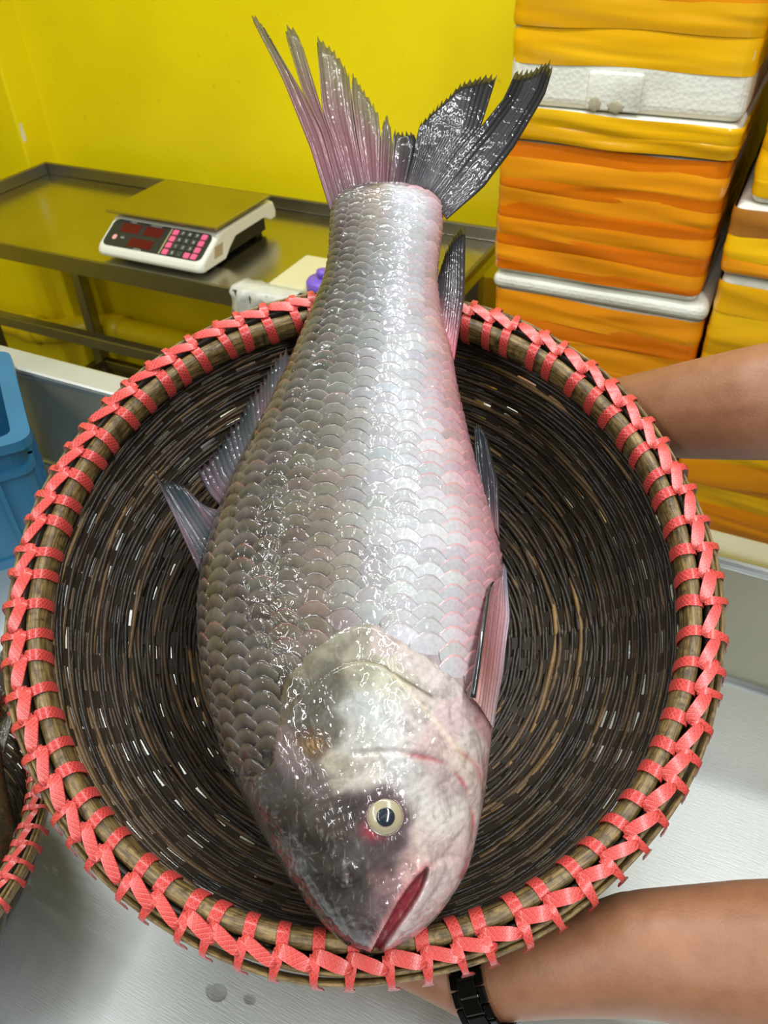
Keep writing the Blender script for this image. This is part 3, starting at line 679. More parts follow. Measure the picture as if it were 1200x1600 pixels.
# pigment of the flank: rows of (y, eight colours from the back to the belly)
FV = np.array([0, .12, .25, .4, .55, .7, .85, 1.0])
FT = [(300, [(96, 84, 86), (128, 116, 116), (172, 160, 152), (196, 180, 164), (198, 196, 196), (206, 206, 212), (226, 196, 198), (216, 150, 156)]),
      (420, [(66, 64, 56), (92, 92, 84), (120, 122, 118), (150, 156, 158), (166, 171, 176), (186, 182, 188), (206, 184, 188), (214, 152, 158)]),
      (600, [(74, 72, 72), (100, 98, 92), (130, 130, 120), (160, 162, 158), (188, 191, 193), (208, 207, 210), (222, 188, 194), (216, 134, 146)]),
      (800, [(70, 68, 74), (96, 90, 88), (122, 115, 94), (154, 140, 122), (184, 184, 178), (218, 215, 212), (230, 214, 213), (226, 146, 152)]),
      (1000, [(66, 60, 60), (90, 80, 76), (106, 96, 76), (132, 114, 100), (174, 162, 152), (226, 216, 213), (230, 212, 209), (226, 150, 150)]),
      (1180, [(60, 54, 52), (84, 74, 68), (98, 86, 68), (120, 104, 92), (170, 158, 148), (224, 214, 210), (228, 206, 204), (222, 150, 150)])]
FY = np.array([r[0] for r in FT], float); FC = np.array([r[1] for r in FT], float)
FC = FC+(FC.mean(-1, keepdims=True)-FC)*np.array([.1, 0, -.15, -.05, .5, .75, .65, .2])[None, :, None]+np.array([-4, 0, 4])*np.array([0, 0, 0, 0, .6, 1, 1, 1])[None, :, None]
def body_col(px, py):
    xl, xr = np.interp(py, OL[:, 0], OL[:, 1]), np.interp(py, OR[:, 0], OR[:, 1]); v = np.clip((px-xl)/(xr-xl), 0, 1)
    out = np.zeros(np.shape(px)+(3,)); yi = np.clip(py, FY[0], FY[-1]-1e-3); k = np.clip(np.searchsorted(FY, yi, 'right')-1, 0, len(FY)-2); f = ((yi-FY[k])/(FY[k+1]-FY[k]))[..., None]
    vi = np.clip(np.searchsorted(FV, v, 'right')-1, 0, len(FV)-2); g = ((v-FV[vi])/(FV[vi+1]-FV[vi]))[..., None]
    C0 = FC[k, vi]*(1-g)+FC[k, vi+1]*g; C1 = FC[k+1, vi]*(1-g)+FC[k+1, vi+1]*g
    return (C0*(1-f)+C1*f)*(.42+.44*smooth01(v/.72))[..., None]
HC = [  # x, y, radius, colour of the head skin
 (345, 1215, 35, (52, 46, 44)), (385, 1215, 30, (76, 66, 62)), (420, 1215, 25, (104, 88, 84)), (455, 1190, 22, (150, 124, 122)), (440, 1150, 14, (150, 118, 112)),
 (400, 1280, 30, (44, 36, 34)), (450, 1260, 30, (96, 80, 66)), (490, 1225, 22, (132, 110, 104)), (490, 1163, 16, (120, 84, 56)), (520, 1140, 20, (130, 118, 98)),
 (440, 1330, 30, (40, 32, 30)), (480, 1320, 30, (70, 56, 42)), (500, 1280, 25, (112, 92, 78)), (530, 1290, 22, (110, 88, 78)), (560, 1250, 18, (92, 70, 70)),
 (480, 1400, 30, (40, 33, 32)), (515, 1380, 25, (66, 54, 44)), (545, 1340, 22, (84, 70, 58)), (575, 1330, 20, (104, 80, 82)), (560, 1400, 22, (84, 64, 66)),
 (510, 1440, 22, (44, 36, 36)), (535, 1460, 18, (66, 50, 52)), (560, 1450, 18, (112, 80, 84)), (585, 1410, 18, (150, 104, 112)), (600, 1380, 20, (176, 124, 128)), (600, 1340, 20, (130, 100, 106)),
 (602, 1270, 30, (110, 84, 88)), (580, 1300, 14, (150, 62, 70)), (620, 1310, 18, (128, 98, 110)), (640, 1350, 20, (210, 160, 150)),
 (530, 1205, 22, (196, 186, 158)), (575, 1200, 20, (222, 212, 192)), (560, 1225, 18, (206, 190, 176)), (620, 1200, 22, (216, 212, 206)), (650, 1240, 24, (222, 214, 206)),
 (690, 1230, 22, (214, 186, 184)), (690, 1280, 30, (232, 220, 208)), (660, 1310, 22, (228, 200, 186)), (700, 1330, 26, (230, 192, 184)), (725, 1300, 18, (226, 196, 188)), (745, 1250, 16, (228, 208, 196)),
 (680, 1400, 30, (228, 200, 196)), (650, 1440, 26, (222, 184, 184)), (620, 1468, 18, (212, 160, 162)), (700, 1370, 24, (230, 200, 194)), (725, 1370, 20, (226, 186, 184)), (590, 1470, 10, (180, 96, 104)),
 (480, 1100, 20, (112, 100, 72)), (520, 1075, 20, (126, 118, 92)), (460, 1120, 14, (116, 100, 80)), (560, 1060, 20, (176, 168, 134)), (560, 1100, 25, (188, 192, 184)), (600, 1120, 28, (206, 210, 204)), (560, 1150, 24, (190, 186, 176)),
 (610, 1075, 20, (204, 196, 168)), (640, 1140, 25, (220, 206, 200)), (650, 1100, 18, (222, 206, 194)), (680, 1150, 20, (224, 188, 178)), (700, 1130, 18, (228, 196, 194)), (735, 1160, 14, (232, 214, 206)), (725, 1195, 16, (230, 204, 186)), (660, 1170, 16, (214, 176, 172)),
 (480, 1045, 12, (150, 140, 106)), (520, 1010, 12, (160, 152, 118)), (560, 995, 12, (170, 160, 134)), (600, 1000, 12, (200, 178, 168)), (645, 1030, 12, (214, 196, 188)), (690, 1070, 12, (222, 204, 198)), (445, 1090, 10, (136, 124, 92)), (440, 1125, 8, (120, 100, 72)), (760, 1200, 12, (222, 170, 170)), (765, 1140, 14, (224, 160, 160))]
HC += [(290, 1240, 40, (34, 29, 27)), (350, 1320, 40, (30, 25, 24)), (410, 1410, 40, (30, 25, 24)), (460, 1470, 30, (34, 27, 27)), (520, 1500, 20, (60, 44, 46)), (810, 1300, 40, (222, 190, 188)), (780, 1390, 40, (224, 190, 188)), (720, 1460, 30, (216, 176, 176))]
HCa = np.array([(a, b, r, *c_) for a, b, r, c_ in HC], float); HCa[:, 3:] += (HCa[:, 3:].mean(1, keepdims=True)-HCa[:, 3:])*.25
def head_col(px, py):
    num = np.zeros(np.shape(px)+(3,)); den = np.full(np.shape(px), 1e-12)
    for x, y, r, R_, G_, B_ in HCa:
        wgt = np.exp(-((px-x)**2+(py-y)**2)/(2*(r*.62)**2))+1e-4/(1+((px-x)**2+(py-y)**2)/r**2)**2
        num += wgt[..., None]*np.array([R_, G_, B_]); den += wgt
    c_ = num/den[..., None]; lum_ = c_.mean(-1, keepdims=True); c_ = c_*(.52+.38*smooth01((lum_-50)/150))
    def paint(mask, col):
        nonlocal c_; c_ = c_*(1-mask[..., None])+np.array(col, float)*mask[..., None]
    paint(.75*np.exp(-(polyd(px, py, PREOP[5:])/3.0)**2)*(.55+.45*np.sin(py*.09+px*.05)), (186, 92, 94)); paint(.5*np.exp(-(polyd(px, py, SUB)/3)**2), (190, 110, 106))
    paint(.6*np.exp(-(polyd(px, py, OPER[:36])/2.2)**2), (66, 56, 46)); paint(.5*np.exp(-(polyd(px, py, RIDGE)/4)**2), (236, 220, 190))
    paint(inpoly(px, py, MOUTH)*smooth01(polyd(px, py, MOUTH+MOUTH[:1])/4)*.95, (128, 30, 40))
    paint(.8*np.exp(-(polyd(px, py, MOUTH[:16])/6)**2)*~inpoly(px, py, MOUTH), (206, 120, 122))
    de = np.hypot((px-EYE[0]), (py-EYE[1])*.9); paint(.85*np.exp(-(de/36)**4), (96, 74, 78)); paint(.8*np.exp(-(np.hypot((px-585)/1.4, py-1298)/13)**2), (172, 30, 48))
    paint(np.exp(-(np.hypot((px-543)/1.0, (py-1364)/1.25)/7.5)**4), (40, 8, 12))
    paint(.7*np.exp(-(np.hypot((px-490)/1.2, py-1163)/17)**2)*(.5+.5*np.sin(px*.8+np.sin(py*.5))), (196, 150, 78))
    return c_
rows = np.r_[np.linspace(290, 960, 110), np.linspace(966, 1440, 190), np.linspace(1442.5, 1481, 20)]
thf = np.linspace(0, np.pi, 190); thb = np.linspace(np.pi, 2*np.pi, 40)[1:-1]; ths = np.r_[thf, thb]
PY, THG = np.meshgrid(rows, ths, indexing='ij'); P0 = section(PY, THG)
gpx, gpy = to_px(np.stack([P0[..., 0], P0[..., 1], np.abs(P0[..., 2])], -1))
front = np.sin(THG) > -.0001
hh_ = relief(gpx, gpy)*smooth01(np.abs(np.sin(THG))*2.5+.15)
P0[..., 2] += np.sign(P0[..., 2]+1e-9)*hh_
P0[..., 2] -= np.where(~inpoly(gpx, gpy, HEAD) & (gpy < 1200), np.sign(P0[..., 2])*.0008, 0)
nr_, nt_ = PY.shape
Fc = grid_faces(nr_, nt_, True); Fc += [tuple(range(nt_-1, -1, -1)), tuple(range((nr_-1)*nt_, nr_*nt_))]
me = mesh_of('body', P0.reshape(-1, 3), Fc)
hm = inpoly(gpx, gpy, HEAD); cb_ = np.where(hm[..., None], head_col(gpx, gpy), body_col(gpx, gpy)*np.array([.86, .80, .80]))
set_col(me, cb_.reshape(-1, 3)); body = link('body', me, M_BODY, fish, True)
# ---- scales
def surf(py, u):                              # row py, arc length u from the flank's crest (negative to the back)
    th = np.linspace(-.5, np.pi+.5, 120); p = section(np.full(120, py), th); L = np.r_[0, np.cumsum(np.linalg.norm(np.diff(p, axis=0), axis=1))]
    return th, L-np.interp(np.pi/2, th, L), p
SC = []
def d_at(y): return np.interp(y, [300, 360, 450, 600, 750, 1000, 1200], [.0135, .0150, .0170, .0196, .0208, .0212, .0200])
y = 306.0; j = 0; allsc = []
while y < 1215:
    d_ = d_at(y); th, L, p = surf(y, 0)
    mpp = np.linalg.norm(section(np.array([y+2.0]), np.array([np.pi/2]))-section(np.array([y-2.0]), np.array([np.pi/2])))/4   # metres per picture row
    kmax = 12
    for k in range(-kmax, kmax+1):
        if (k+j) % 2: continue
        u = k*d_*.98
        uw0, uw1 = np.interp(-.22, th, L), np.interp(np.pi+.22, th, L)
        if u < uw0 or u > uw1: continue
        cpt = np.array([np.interp(u, L, p[:, i]) for i in range(3)]); cx, cy = to_px(cpt)
        if inpoly(np.array([cx]), np.array([cy+6]), HEAD)[0]: continue
        if polyd(np.array([cx]), np.array([cy]), BANDC)[0] < 5: continue
        allsc.append((y, u, d_, mpp, cx, cy))
    y += .25*d_/mpp; j += 1
SVW, SVV = 6, 6
def scale_geo(y, u, d_, mpp):
    jit = rng.uniform(.93, 1.08); wv_ = 1.34*d_*jit; ln = .92*d_
    V = []; Ccol = []
    yt = y-.30*d_/mpp                          # free (tailward) tip, smaller y
    tabs = {}
    tl = rng.uniform(-.0003, .0003)
    for a in range(SVV):
        f = (0, .42, .68, .86, .925, 1.0)[a]          # 0 base (headward) .. 1 free edge
        for b in range(SVW):
            g = b/(SVW-1)*2-1
            half = .5*wv_*(.62+.38*math.sin(min(f/.62, 1)*math.pi/2))
            along = f*ln-(abs(g)**2.0)*.46*d_*f   # rounded free edge
            yy = y+.50*d_/mpp-along/mpp
            hgt = (-.0012+.0032*f**1.1-.0007*(abs(g)**2))+.0006*math.sin(math.pi*f)
            if a == SVV-1: hgt -= .0010
            V.append((yy, u+g*half+tl*f, hgt)); Ccol.append((f, g))
    V = np.array(V); P = np.zeros((len(V), 3)); N_ = np.zeros((len(V), 3))
    for i, (yy, uu, hg) in enumerate(V):
        key = round(yy, 1)
        if key not in tabs: tabs[key] = surf(yy, 0)[0:3]
        th, L, p = tabs[key]; tv = np.interp(uu, L, th)
        p0_ = np.array([np.interp(tv, th, p[:, q]) for q in range(3)]); p1_ = np.array([np.interp(tv+.05, th, p[:, q]) for q in range(3)]); p2_ = np.array([np.interp(tv-.05, th, p[:, q]) for q in range(3)])
        tg = p1_-p2_; tg[0] = 0; nn_ = np.array([0, -tg[2], tg[1]]); nn_ /= np.linalg.norm(nn_)+1e-9
        P[i] = p0_+nn_*hg
    return P, np.array(Ccol)
SF = grid_faces(SVV, SVW)
geos = []
for (y, u, d_, mpp, cx, cy) in allsc:
    P, fg = scale_geo(y, u, d_, mpp)
    qx, qy = to_px(np.stack([P[:, 0], P[:, 1], np.abs(P[:, 2])], -1)); base = body_col(qx, qy)
    cpx, cpy = qx.mean(), qy.mean(); xl, xr = np.interp(cpy, OL[:, 0], OL[:, 1]), np.interp(cpy, OR[:, 0], OR[:, 1]); v = np.clip((cpx-xl)/(xr-xl), 0, 1)
    base = base*rng.uniform(.93, 1.06)+rng.uniform(-3, 3, 3)
    dark = np.clip(1-v*1.5, 0.1, 1)            # dark scale margins fade towards the belly
    f, g = fg[:, 0], fg[:, 1]
    edge = np.where(f > .9, .97, 0)
    red = rng.random()
    ec = np.array([34, 28, 29]) if red > .16 or cpy > 1050 else np.array([80, 40, 40])
    if v > .8: ec = np.array([186, 96, 102])
    elif v > .55: ec = np.array([120, 104, 106])
    base = base*(1-(edge*(.35+.65*dark))[:, None])+ec*(edge*(.35+.65*dark))[:, None]
    warm = np.exp(-((f-.80)/.16)**2)*.42*dark; base = base*(1-warm[:, None])+np.array([186, 164, 136])*warm[:, None]
    area = d_*d_*F*F*max(.05, math.sin(math.pi*v))
    geos.append((area, P, np.clip(base, 0, 255)))
geos.sort(key=lambda g_: -g_[0])
def scale_mesh(items):
    V = np.concatenate([g_[1] for g_ in items]); Fc = []
    for i in range(len(items)): Fc += [tuple(q+i*SVV*SVW for q in f_) for f_ in SF]
    me = mesh_of('scale', V, Fc); set_col(me, np.concatenate([g_[2] for g_ in items])); return me
for g_ in geos[:300]: link('scale', scale_mesh([g_]), M_SCALE, body, True)
if len(geos) > 300: tag(link('small_scales', scale_mesh(geos[300:]), M_SCALE, body, True), kind='stuff')
print('scales', len(geos))
# ---- a point on the visible flank seen at (px, py)
def flank(px, py, lift=0.0):
    lo, hi = py, py
    best = None
    for yy in np.linspace(py-60, py+30, 46):
        th = np.linspace(0, np.pi, 240); p = section(np.full(240, yy), th); qx, qy = to_px(p); k = np.argmin((qx-px)**2+(qy-py)**2); e_ = (qx[k]-px)**2+(qy[k]-py)**2
        if best is None or e_ < best[0]: best = (e_, p[k], th[k])
    p = best[1].copy(); p[2] += relief(np.array([px*1.0]), np.array([py*1.0]))[0]+lift; return p
# ---- eye
ep = flank(*EYE)
def dome(name, r, h, m, par, loc, tilt=(0, 0), k0=0.0):
    prof_ = [(r*math.cos(a), h*math.sin(a)-k0) for a in np.linspace(0, math.pi/2*.97, 9)]
    o = lathe(name, prof_, 32, m, par); o.location = loc; o.rotation_euler = (tilt[0], tilt[1], 0); return o
ey = dome('eye', .0118, .0046, M_EYE, fish, (ep[0], ep[1], ep[2]+.0012), (-.06, .10))
rim = link('eye_rim', tube_mesh('eye_rim', [(.0119*math.cos(a), .0119*math.sin(a), .0004) for a in np.linspace(0, 2*math.pi, 33)], .0011, 8, False), M_EYE_RIM, ey, True)
pu = dome('pupil', .0061, .0014, M_PUPIL, ey, (.0, 0, .0041))
# ---- fins
def path(pts, n):
    pts = np.array(pts, float); L = np.r_[0, np.cumsum(np.hypot(*np.diff(pts, axis=0).T))]; s_ = np.linspace(0, L[-1], n); return np.c_[np.interp(s_, L, pts[:, 0]), np.interp(s_, L, pts[:, 1])]
def blade(base, tip, left, right, nc, nl, jag, cfun, colfun, ridge=.0005, alpha=(1.0, .7)):
    Bp, Tp, Lp, Rp = path(base, nc), path(tip, nc), path(left, nl), path(right, nl)
    out = np.zeros((nl, nc, 2))
    for i in range(nl):
        s_ = i/(nl-1)
        for k in range(nc):
            t_ = k/(nc-1)
            out[i, k] = (1-t_)*Lp[i]+t_*Rp[i]+(1-s_)*Bp[k]+s_*Tp[k]-((1-s_)*(1-t_)*Bp[0]+(1-s_)*t_*Bp[-1]+s_*(1-t_)*Tp[0]+s_*t_*Tp[-1])
    for k in range(nc):                        # ragged ray tips
        dirv = out[-1, k]-out[-3, k]; dirv /= np.linalg.norm(dirv)+1e-6
        out[-1, k] += dirv*jag*(rng.uniform(.4, 1.0) if k % 3 == 1 else rng.uniform(-.6, .1))
    P = np.zeros((nl, nc, 3)); a, b = plane(out[..., 0], out[..., 1]); P[..., 0] = a; P[..., 1] = b
    s_g = np.linspace(0, 1, nl)[:, None]+np.zeros((nl, nc)); t_g = np.linspace(0, 1, nc)[None]+np.zeros((nl, nc))
    P[..., 2] = cfun(out[..., 0], out[..., 1], s_g, t_g)+ridge*np.where(np.arange(nc) % 3 == 1, 1, -.5)[None]*(1-.4*s_g)+.0012*np.sin(t_g*9+s_g*2)
    colr = colfun(out[..., 0], out[..., 1], s_g, t_g)*np.where(np.arange(nc) % 3 == 1, 1.12, .94)[None, :, None]
    al = alpha[0]+(alpha[1]-alpha[0])*s_g**2
    return P.reshape(-1, 3), colr.reshape(-1, 3), al.ravel(), grid_faces(nl, nc)
def fin(name, blades, th=.0009):
    V, C_, A_, Fc = [], [], [], []; off = 0
    for P, c_, a_, f_ in blades:
        V.append(P); C_.append(c_); A_.append(a_); Fc += [tuple(q+off for q in g_) for g_ in f_]; off += len(P)
    me = mesh_of(name, np.concatenate(V), Fc); set_col(me, np.clip(np.concatenate(C_), 0, 255))
    at = me.attributes.new('Alpha', 'FLOAT', 'POINT'); at.data.foreach_set('value', np.concatenate(A_).astype(np.float32))
    o = link(name, me, M_FIN, fish, True); md = o.modifiers.new('thick', 'SOLIDIFY'); md.thickness = th; md.offset = 0; return o
def lerp3(stops, x):
    xs = [s_[0] for s_ in stops]; return np.stack([np.interp(x, xs, [s_[1][i] for s_ in stops]) for i in range(3)], -1)
tail_c = lambda px, py, s_, t_: .002+.006*np.sin(s_*1.6)+.004*np.sin(px*.02)
def tail_col(px, py, s_, t_):
    left = lerp3([(0, (98, 78, 84)), (.25, (116, 76, 84)), (.55, (112, 80, 82)), (.8, (104, 92, 74)), (1, (92, 86, 60))], s_)
    right = lerp3([(0, (72, 66, 70)), (.25, (40, 40, 44)), (1, (20, 20, 21))], s_); wgt = smooth01((px-585)/70)[..., None]
    return left*(1-wgt)+right*wgt
tf = []
TB = [((519, 338), (532, 312)), ((532, 312), (545, 304)), ((545, 304), (572, 299)), ((572, 299), (592, 297)), ((592, 297), (606, 297)), ((606, 297), (632, 300)), ((632, 300), (668, 312)), ((668, 312), (697, 350))]
# left path, right path and tip line of every blade of the torn tail
tl = [([(519, 338), (487, 240), (444, 138), (398, 50)], [(532, 312), (505, 215), (474, 153), (436, 96)], [(398, 50), (399, 38), (411, 53), (427, 80), (436, 96)]),
      ([(532, 312), (505, 215), (474, 153), (450, 75)], [(545, 304), (525, 235), (505, 182), (478, 95)], [(450, 75), (450, 50), (464, 63), (473, 82), (478, 95)]),
      ([(545, 304), (525, 235), (505, 182), (497, 85)], [(572, 299), (558, 220), (549, 157), (546, 124)], [(497, 85), (497, 66), (512, 78), (533, 104), (546, 124)]),
      ([(572, 299), (558, 220), (549, 157), (551, 130)], [(592, 297), (594, 250), (595, 222), (591, 184)], [(551, 130), (552, 122), (563, 141), (572, 157), (591, 184)]),
      ([(592, 297), (594, 250), (595, 222), (598, 205)], [(606, 297), (610, 250), (612, 232), (611, 215)], [(598, 205), (603, 189), (608, 203), (611, 215)]),
      ([(606, 297), (611, 255), (613, 235), (615, 220)], [(632, 300), (645, 255), (650, 230), (646, 218)], [(615, 220), (620, 216), (633, 222), (646, 218)]),
      ([(632, 300), (645, 255), (650, 230), (655, 210)], [(668, 312), (715, 250), (749, 212), (774, 132)], [(655, 210), (686, 178), (711, 157), (726, 145), (735, 144), (755, 134), (774, 132)]),
      ([(668, 312), (715, 250), (749, 212), (785, 165), (803, 124)], [(697, 350), (752, 303), (801, 237), (850, 153), (862, 114)], [(803, 124), (830, 117), (846, 111), (856, 104), (862, 114)])]
for (b0, b1), (lp, rp, tp) in zip(TB, tl):
    wpx = abs(tp[-1][0]-tp[0][0])+12
    tf.append(blade([b0, b1], tp, lp, rp, max(7, int(wpx/2.6)), 16, 7, tail_c, tail_col, .0005, (1.0, .72) if tp[0][0] < 600 else (1, .97)))
fin('tail_fin', tf)
dors_c = lambda px, py, s_, t_: -.002-.022*s_
dors_col = lambda px, py, s_, t_: lerp3([(0, (50, 49, 53)), (.35, (76, 71, 77)), (.7, (52, 54, 62)), (1, (30, 32, 37))], s_)+(np.sin(t_*21)+np.sin(t_*9+1))[..., None]*np.array([7, 1, 2])
fin('dorsal_fin', [blade([(312, 898), (330, 850), (352, 798)], [(222, 710), (240, 738), (262, 738), (283, 748), (299, 772)], [(312, 898), (270, 808), (222, 710)], [(352, 798), (326, 787), (299, 772)], 34, 12, 4, dors_c, dors_col, .0005, (1, .9)),
                   blade([(352, 798), (395, 705), (440, 612)], [(299, 722), (312, 712), (330, 690), (345, 664), (370, 636), (385, 606), (403, 586), (420, 553), (436, 532), (450, 528)], [(352, 798), (322, 764), (299, 722)], [(440, 612), (446, 570), (450, 528)], 64, 12, 11, dors_c, dors_col, .0006, (1, .9))])
anal_c = lambda px, py, s_, t_: -.004-.016*s_
fin('anal_fin', [blade([(676, 478), (690, 520), (710, 560)], [(690, 404), (700, 372), (712, 350), (722, 336), (731, 332)], [(676, 478), (680, 440), (690, 404)], [(710, 560), (728, 450), (731, 332)], 40, 14, 6, anal_c, lambda px, py, s_, t_: lerp3([(0, (196, 110, 120)), (.22, (120, 72, 82)), (.45, (52, 44, 48)), (1, (30, 30, 31))], s_), .0006, (1, .97))])
fin('pelvic_fin', [blade([(752, 800), (766, 826), (776, 848)], [(739, 676), (745, 667), (760, 692)], [(752, 800), (741, 740), (739, 676)], [(776, 848), (777, 765), (760, 692)], 22, 14, 2, lambda px, py, s_, t_: .014-.006*s_, lambda px, py, s_, t_: lerp3([(0, (120, 84, 90)), (.3, (46, 42, 48)), (1, (20, 23, 28))], s_), .0007, (1, 1))])
bp = flank(728, 1100)[2]
pec_c = lambda px, py, s_, t_: (bp+.010)*(1-smooth01((px-722)/66))+.006
fin('pectoral_fin', [blade([(724, 1102), (745, 1120), (764, 1140)], [(780, 892), (785, 884), (789, 892)], [(724, 1102), (741, 1005), (755, 935), (780, 892)], [(764, 1140), (782, 1060), (795, 965), (789, 892)], 26, 20, 1, pec_c, lambda px, py, s_, t_: lerp3([(0, (206, 160, 156)), (.3, (186, 122, 120)), (.75, (172, 118, 120)), (1, (110, 90, 96))], s_)*(1-.0*t_[..., None])+np.sin(t_*30)[..., None]*8+(t_[..., None]**3)*np.array([-10, 30, 40]), .0007, (1, .96))])
lpts = path([(724, 1102), (741, 1005), (755, 935), (780, 892)], 20); la, lb = plane(lpts[:, 0], lpts[:, 1]); lc = pec_c(lpts[:, 0], lpts[:, 1], np.linspace(0, 1, 20), 0)
link('leading_ray', tube_mesh('leading_ray', np.c_[la, lb, lc+.0008], np.linspace(.0024, .0009, 20), 8), M_LEAD, fish, True)

# ------------------------------------------------------------------ fish in the other basket
f2 = empty('dark_fish'); tag(f2, 'dark wet fish lying in the smaller basket on the counter', 'fish')
me2 = body.data.copy(); me2.materials.clear(); t = fishmat('dark_wet_skin', .3, 1.0, .4, 60); a = t.noise(scale=25, detail=5)
t.color(t.mix(a, lin((26, 23, 16)), lin((64, 57, 38)))); me2.materials.append(t.m)
bo = link('body', me2, None, f2); bo.scale = (.42, .42, .42)
for nm in ('tail_fin', 'dorsal_fin', 'pectoral_fin', 'anal_fin'):
    src = bpy.data.objects[nm]; m3 = src.data.copy(); m3.materials.clear(); m3.materials.append(t.m)
    o = link(nm, m3, None, f2); o.scale = (.42, .42, .42); q = o.modifiers.new('thick', 'SOLIDIFY'); q.thickness = .0012; q.offset = 0
f2.matrix_world = Matrix.Translation((-.507, .162, .921)) @ Matrix.Rotation(math.radians(-50), 4, 'Z') @ Matrix.Rotation(math.radians(8), 4, 'Y')

# ------------------------------------------------------------------ person holding the basket
def bw(angle, depth_s, out):                  # world point just outside the basket wall
    a = math.radians(angle); r, z = wall(depth_s); nr, nz_ = wall_n(depth_s)
    r -= nr*out; z -= nz_*out; return BC+BE1*(r*math.cos(a))+BE2*(r*math.sin(a))+BN*z
JV, JE, JR = [], [], []
def add(p, r, parent=None):
    JV.append(tuple(float(q) for q in p)); JR.append(r if hasattr(r, '__len__') else (r, r)); i = len(JV)-1
    if parent is not None: JE.append((parent, i))
    return i
TXp, TYp = .66, .50
pel = add((TXp+.02, TYp, .92), .125); spn = add((TXp+.01, TYp, 1.08), .118, pel); chs = add((TXp, TYp, 1.25), .125, spn); nk = add((TXp+.0, TYp, 1.43), .055, chs)
for s_ in (-1, 1): add((TXp, TYp+s_*.07, 1.25), .115, chs); add((TXp+.02, TYp+s_*.06, .92), .11, pel)
hd0 = add((TXp-.02, TYp, 1.50), .062, nk)
hd1 = add((TXp-.03, TYp, 1.58), .078, hd0); hd2 = add((TXp-.015, TYp, 1.645), .078, hd1)
for s_ in (-1, 1):
    hp = add((TXp+.03, TYp+s_*.10, .84), .095, pel); kn = add((TXp, TYp+s_*.11, .47), .060, hp); an = add((TXp+.04, TYp+s_*.11, .08), .042, kn); add((TXp-.12, TYp+s_*.12, .037), .035, an)
def arm(pts, rads, sh, shr):
    i = add(sh, shr, chs)
    for p, r in zip(pts, rads): i = add(p, r, i)
    return i
# raised arm: elbow -> wrist, forearm seen at the right edge
up = [U(1420, 612, .68), U(1310, 620, .70), U(1200, 628, .72), U(1070, 642, .775), U(960, 646, .83)]
wr_u = arm(up, [.047, .0535, .0530, .0470, .036], (TXp-.02, TYp+.19, 1.37), .062)
lo = [U(1420, 1480, .56), U(1310, 1502, .57), U(1180, 1496, .585), U(1000, 1488, .60), U(860, 1514, .615), U(745, 1541, .635)]
wr_l = arm(lo, [.047, .0550, .0525, .0432, .0335, .0265], (TXp-.02, TYp-.19, 1.37), .062)
def hand(wi, knuck, fingers, thumb):
    # metacarpals fan out from the wrist so the palm is broad, then every finger bends twice
    ks = []
    for kp, ch_ in zip(knuck, fingers):
        k = add(kp, .0125, wi)
        for p, r in ch_: k = add(p, r, k)
        ks.append(k)
    k = wi
    for p, r in thumb: k = add(p, r, k)
hand(wr_u, [bw(46+d_, .115+l_*.4, .026) for d_, l_ in ((-7, 0), (-2.5, .006), (2.5, .005), (7, -.003))],
     [[(bw(49+d_*1.1, .150+l_, .0175), .0098), (bw(51+d_*1.2, .178+l_*1.5, .0155), .0092), (bw(52+d_*1.3, .200+l_*1.8, .0135), .0082)] for d_, l_ in ((-9, .0), (-3, .008), (3, .005), (9, -.006))],
     [(bw(57, .088, .026), .013), (bw(65, .080, .020), .0112), (bw(71, .072, .0175), .0098)])
hand(wr_l, [bw(272-abs(d_)*.1, .125+d_*.0019, .026) for d_ in (-17, -6, 6, 17)],
     [[(bw(264-l_*300, .125+d_*.0018, .0190), .0096), (bw(257-l_*400, .130+d_*.0018, .0160), .0090), (bw(251-l_*500, .134+d_*.0018, .0140), .0081)] for d_, l_ in ((-17, .0), (-6, .008), (6, .006), (17, -.004))],
     [(bw(277, .088, .026), .0125), (bw(269, .072, .021), .0110), (bw(263, .064, .0185), .0096)])
# grow one skin around the skeleton: tapered limbs and joints fused by a voxel remesh
bm = bmesh.new()
def ball(c_, r):
    q = bmesh.ops.create_icosphere(bm, subdivisions=2, radius=r)
    for v in q['verts']: v.co += Vector(c_)
def limb(p, q, r0, r1):
    p, q = Vector(p), Vector(q); t_ = (q-p); L_ = t_.length
    if L_ < 1e-4: return
    rot = t_.to_track_quat('Z', 'Y').to_matrix(); n_ = 16; lp = []
    for pt_, r in ((p, r0), (q, r1)):
        lp.append([bm.verts.new(pt_+rot @ Vector((r*math.cos(2*math.pi*k/n_), r*math.sin(2*math.pi*k/n_), 0))) for k in range(n_)])
    for k in range(n_): bm.faces.new((lp[0][k], lp[0][(k+1) % n_], lp[1][(k+1) % n_], lp[1][k]))
    bm.faces.new(lp[0][::-1]); bm.faces.new(lp[1])
for i, p in enumerate(JV): ball(p, JR[i][0])
for i, k in JE: limb(JV[i], JV[k], JR[i][0], JR[k][0])
po = link('person', bm_mesh('person', bm), None)
rm = po.modifiers.new('remesh', 'REMESH'); rm.mode = 'VOXEL'; rm.voxel_size = .0045; rm.use_smooth_shade = True
sm_ = po.modifiers.new('smooth', 'SMOOTH'); sm_.factor = .5; sm_.iterations = 10
dg = bpy.context.evaluated_depsgraph_get(); me3 = bpy.data.meshes.new_from_object(po.evaluated_get(dg)); bpy.data.objects.remove(po)
me3.materials.clear(); me3.polygons.foreach_set('use_smooth', [True]*len(me3.polygons))
po = link('person', me3, M_SKIN); tag(po, 'person reaching in from the side with bare brown forearms, holding the tilted basket', 'person')
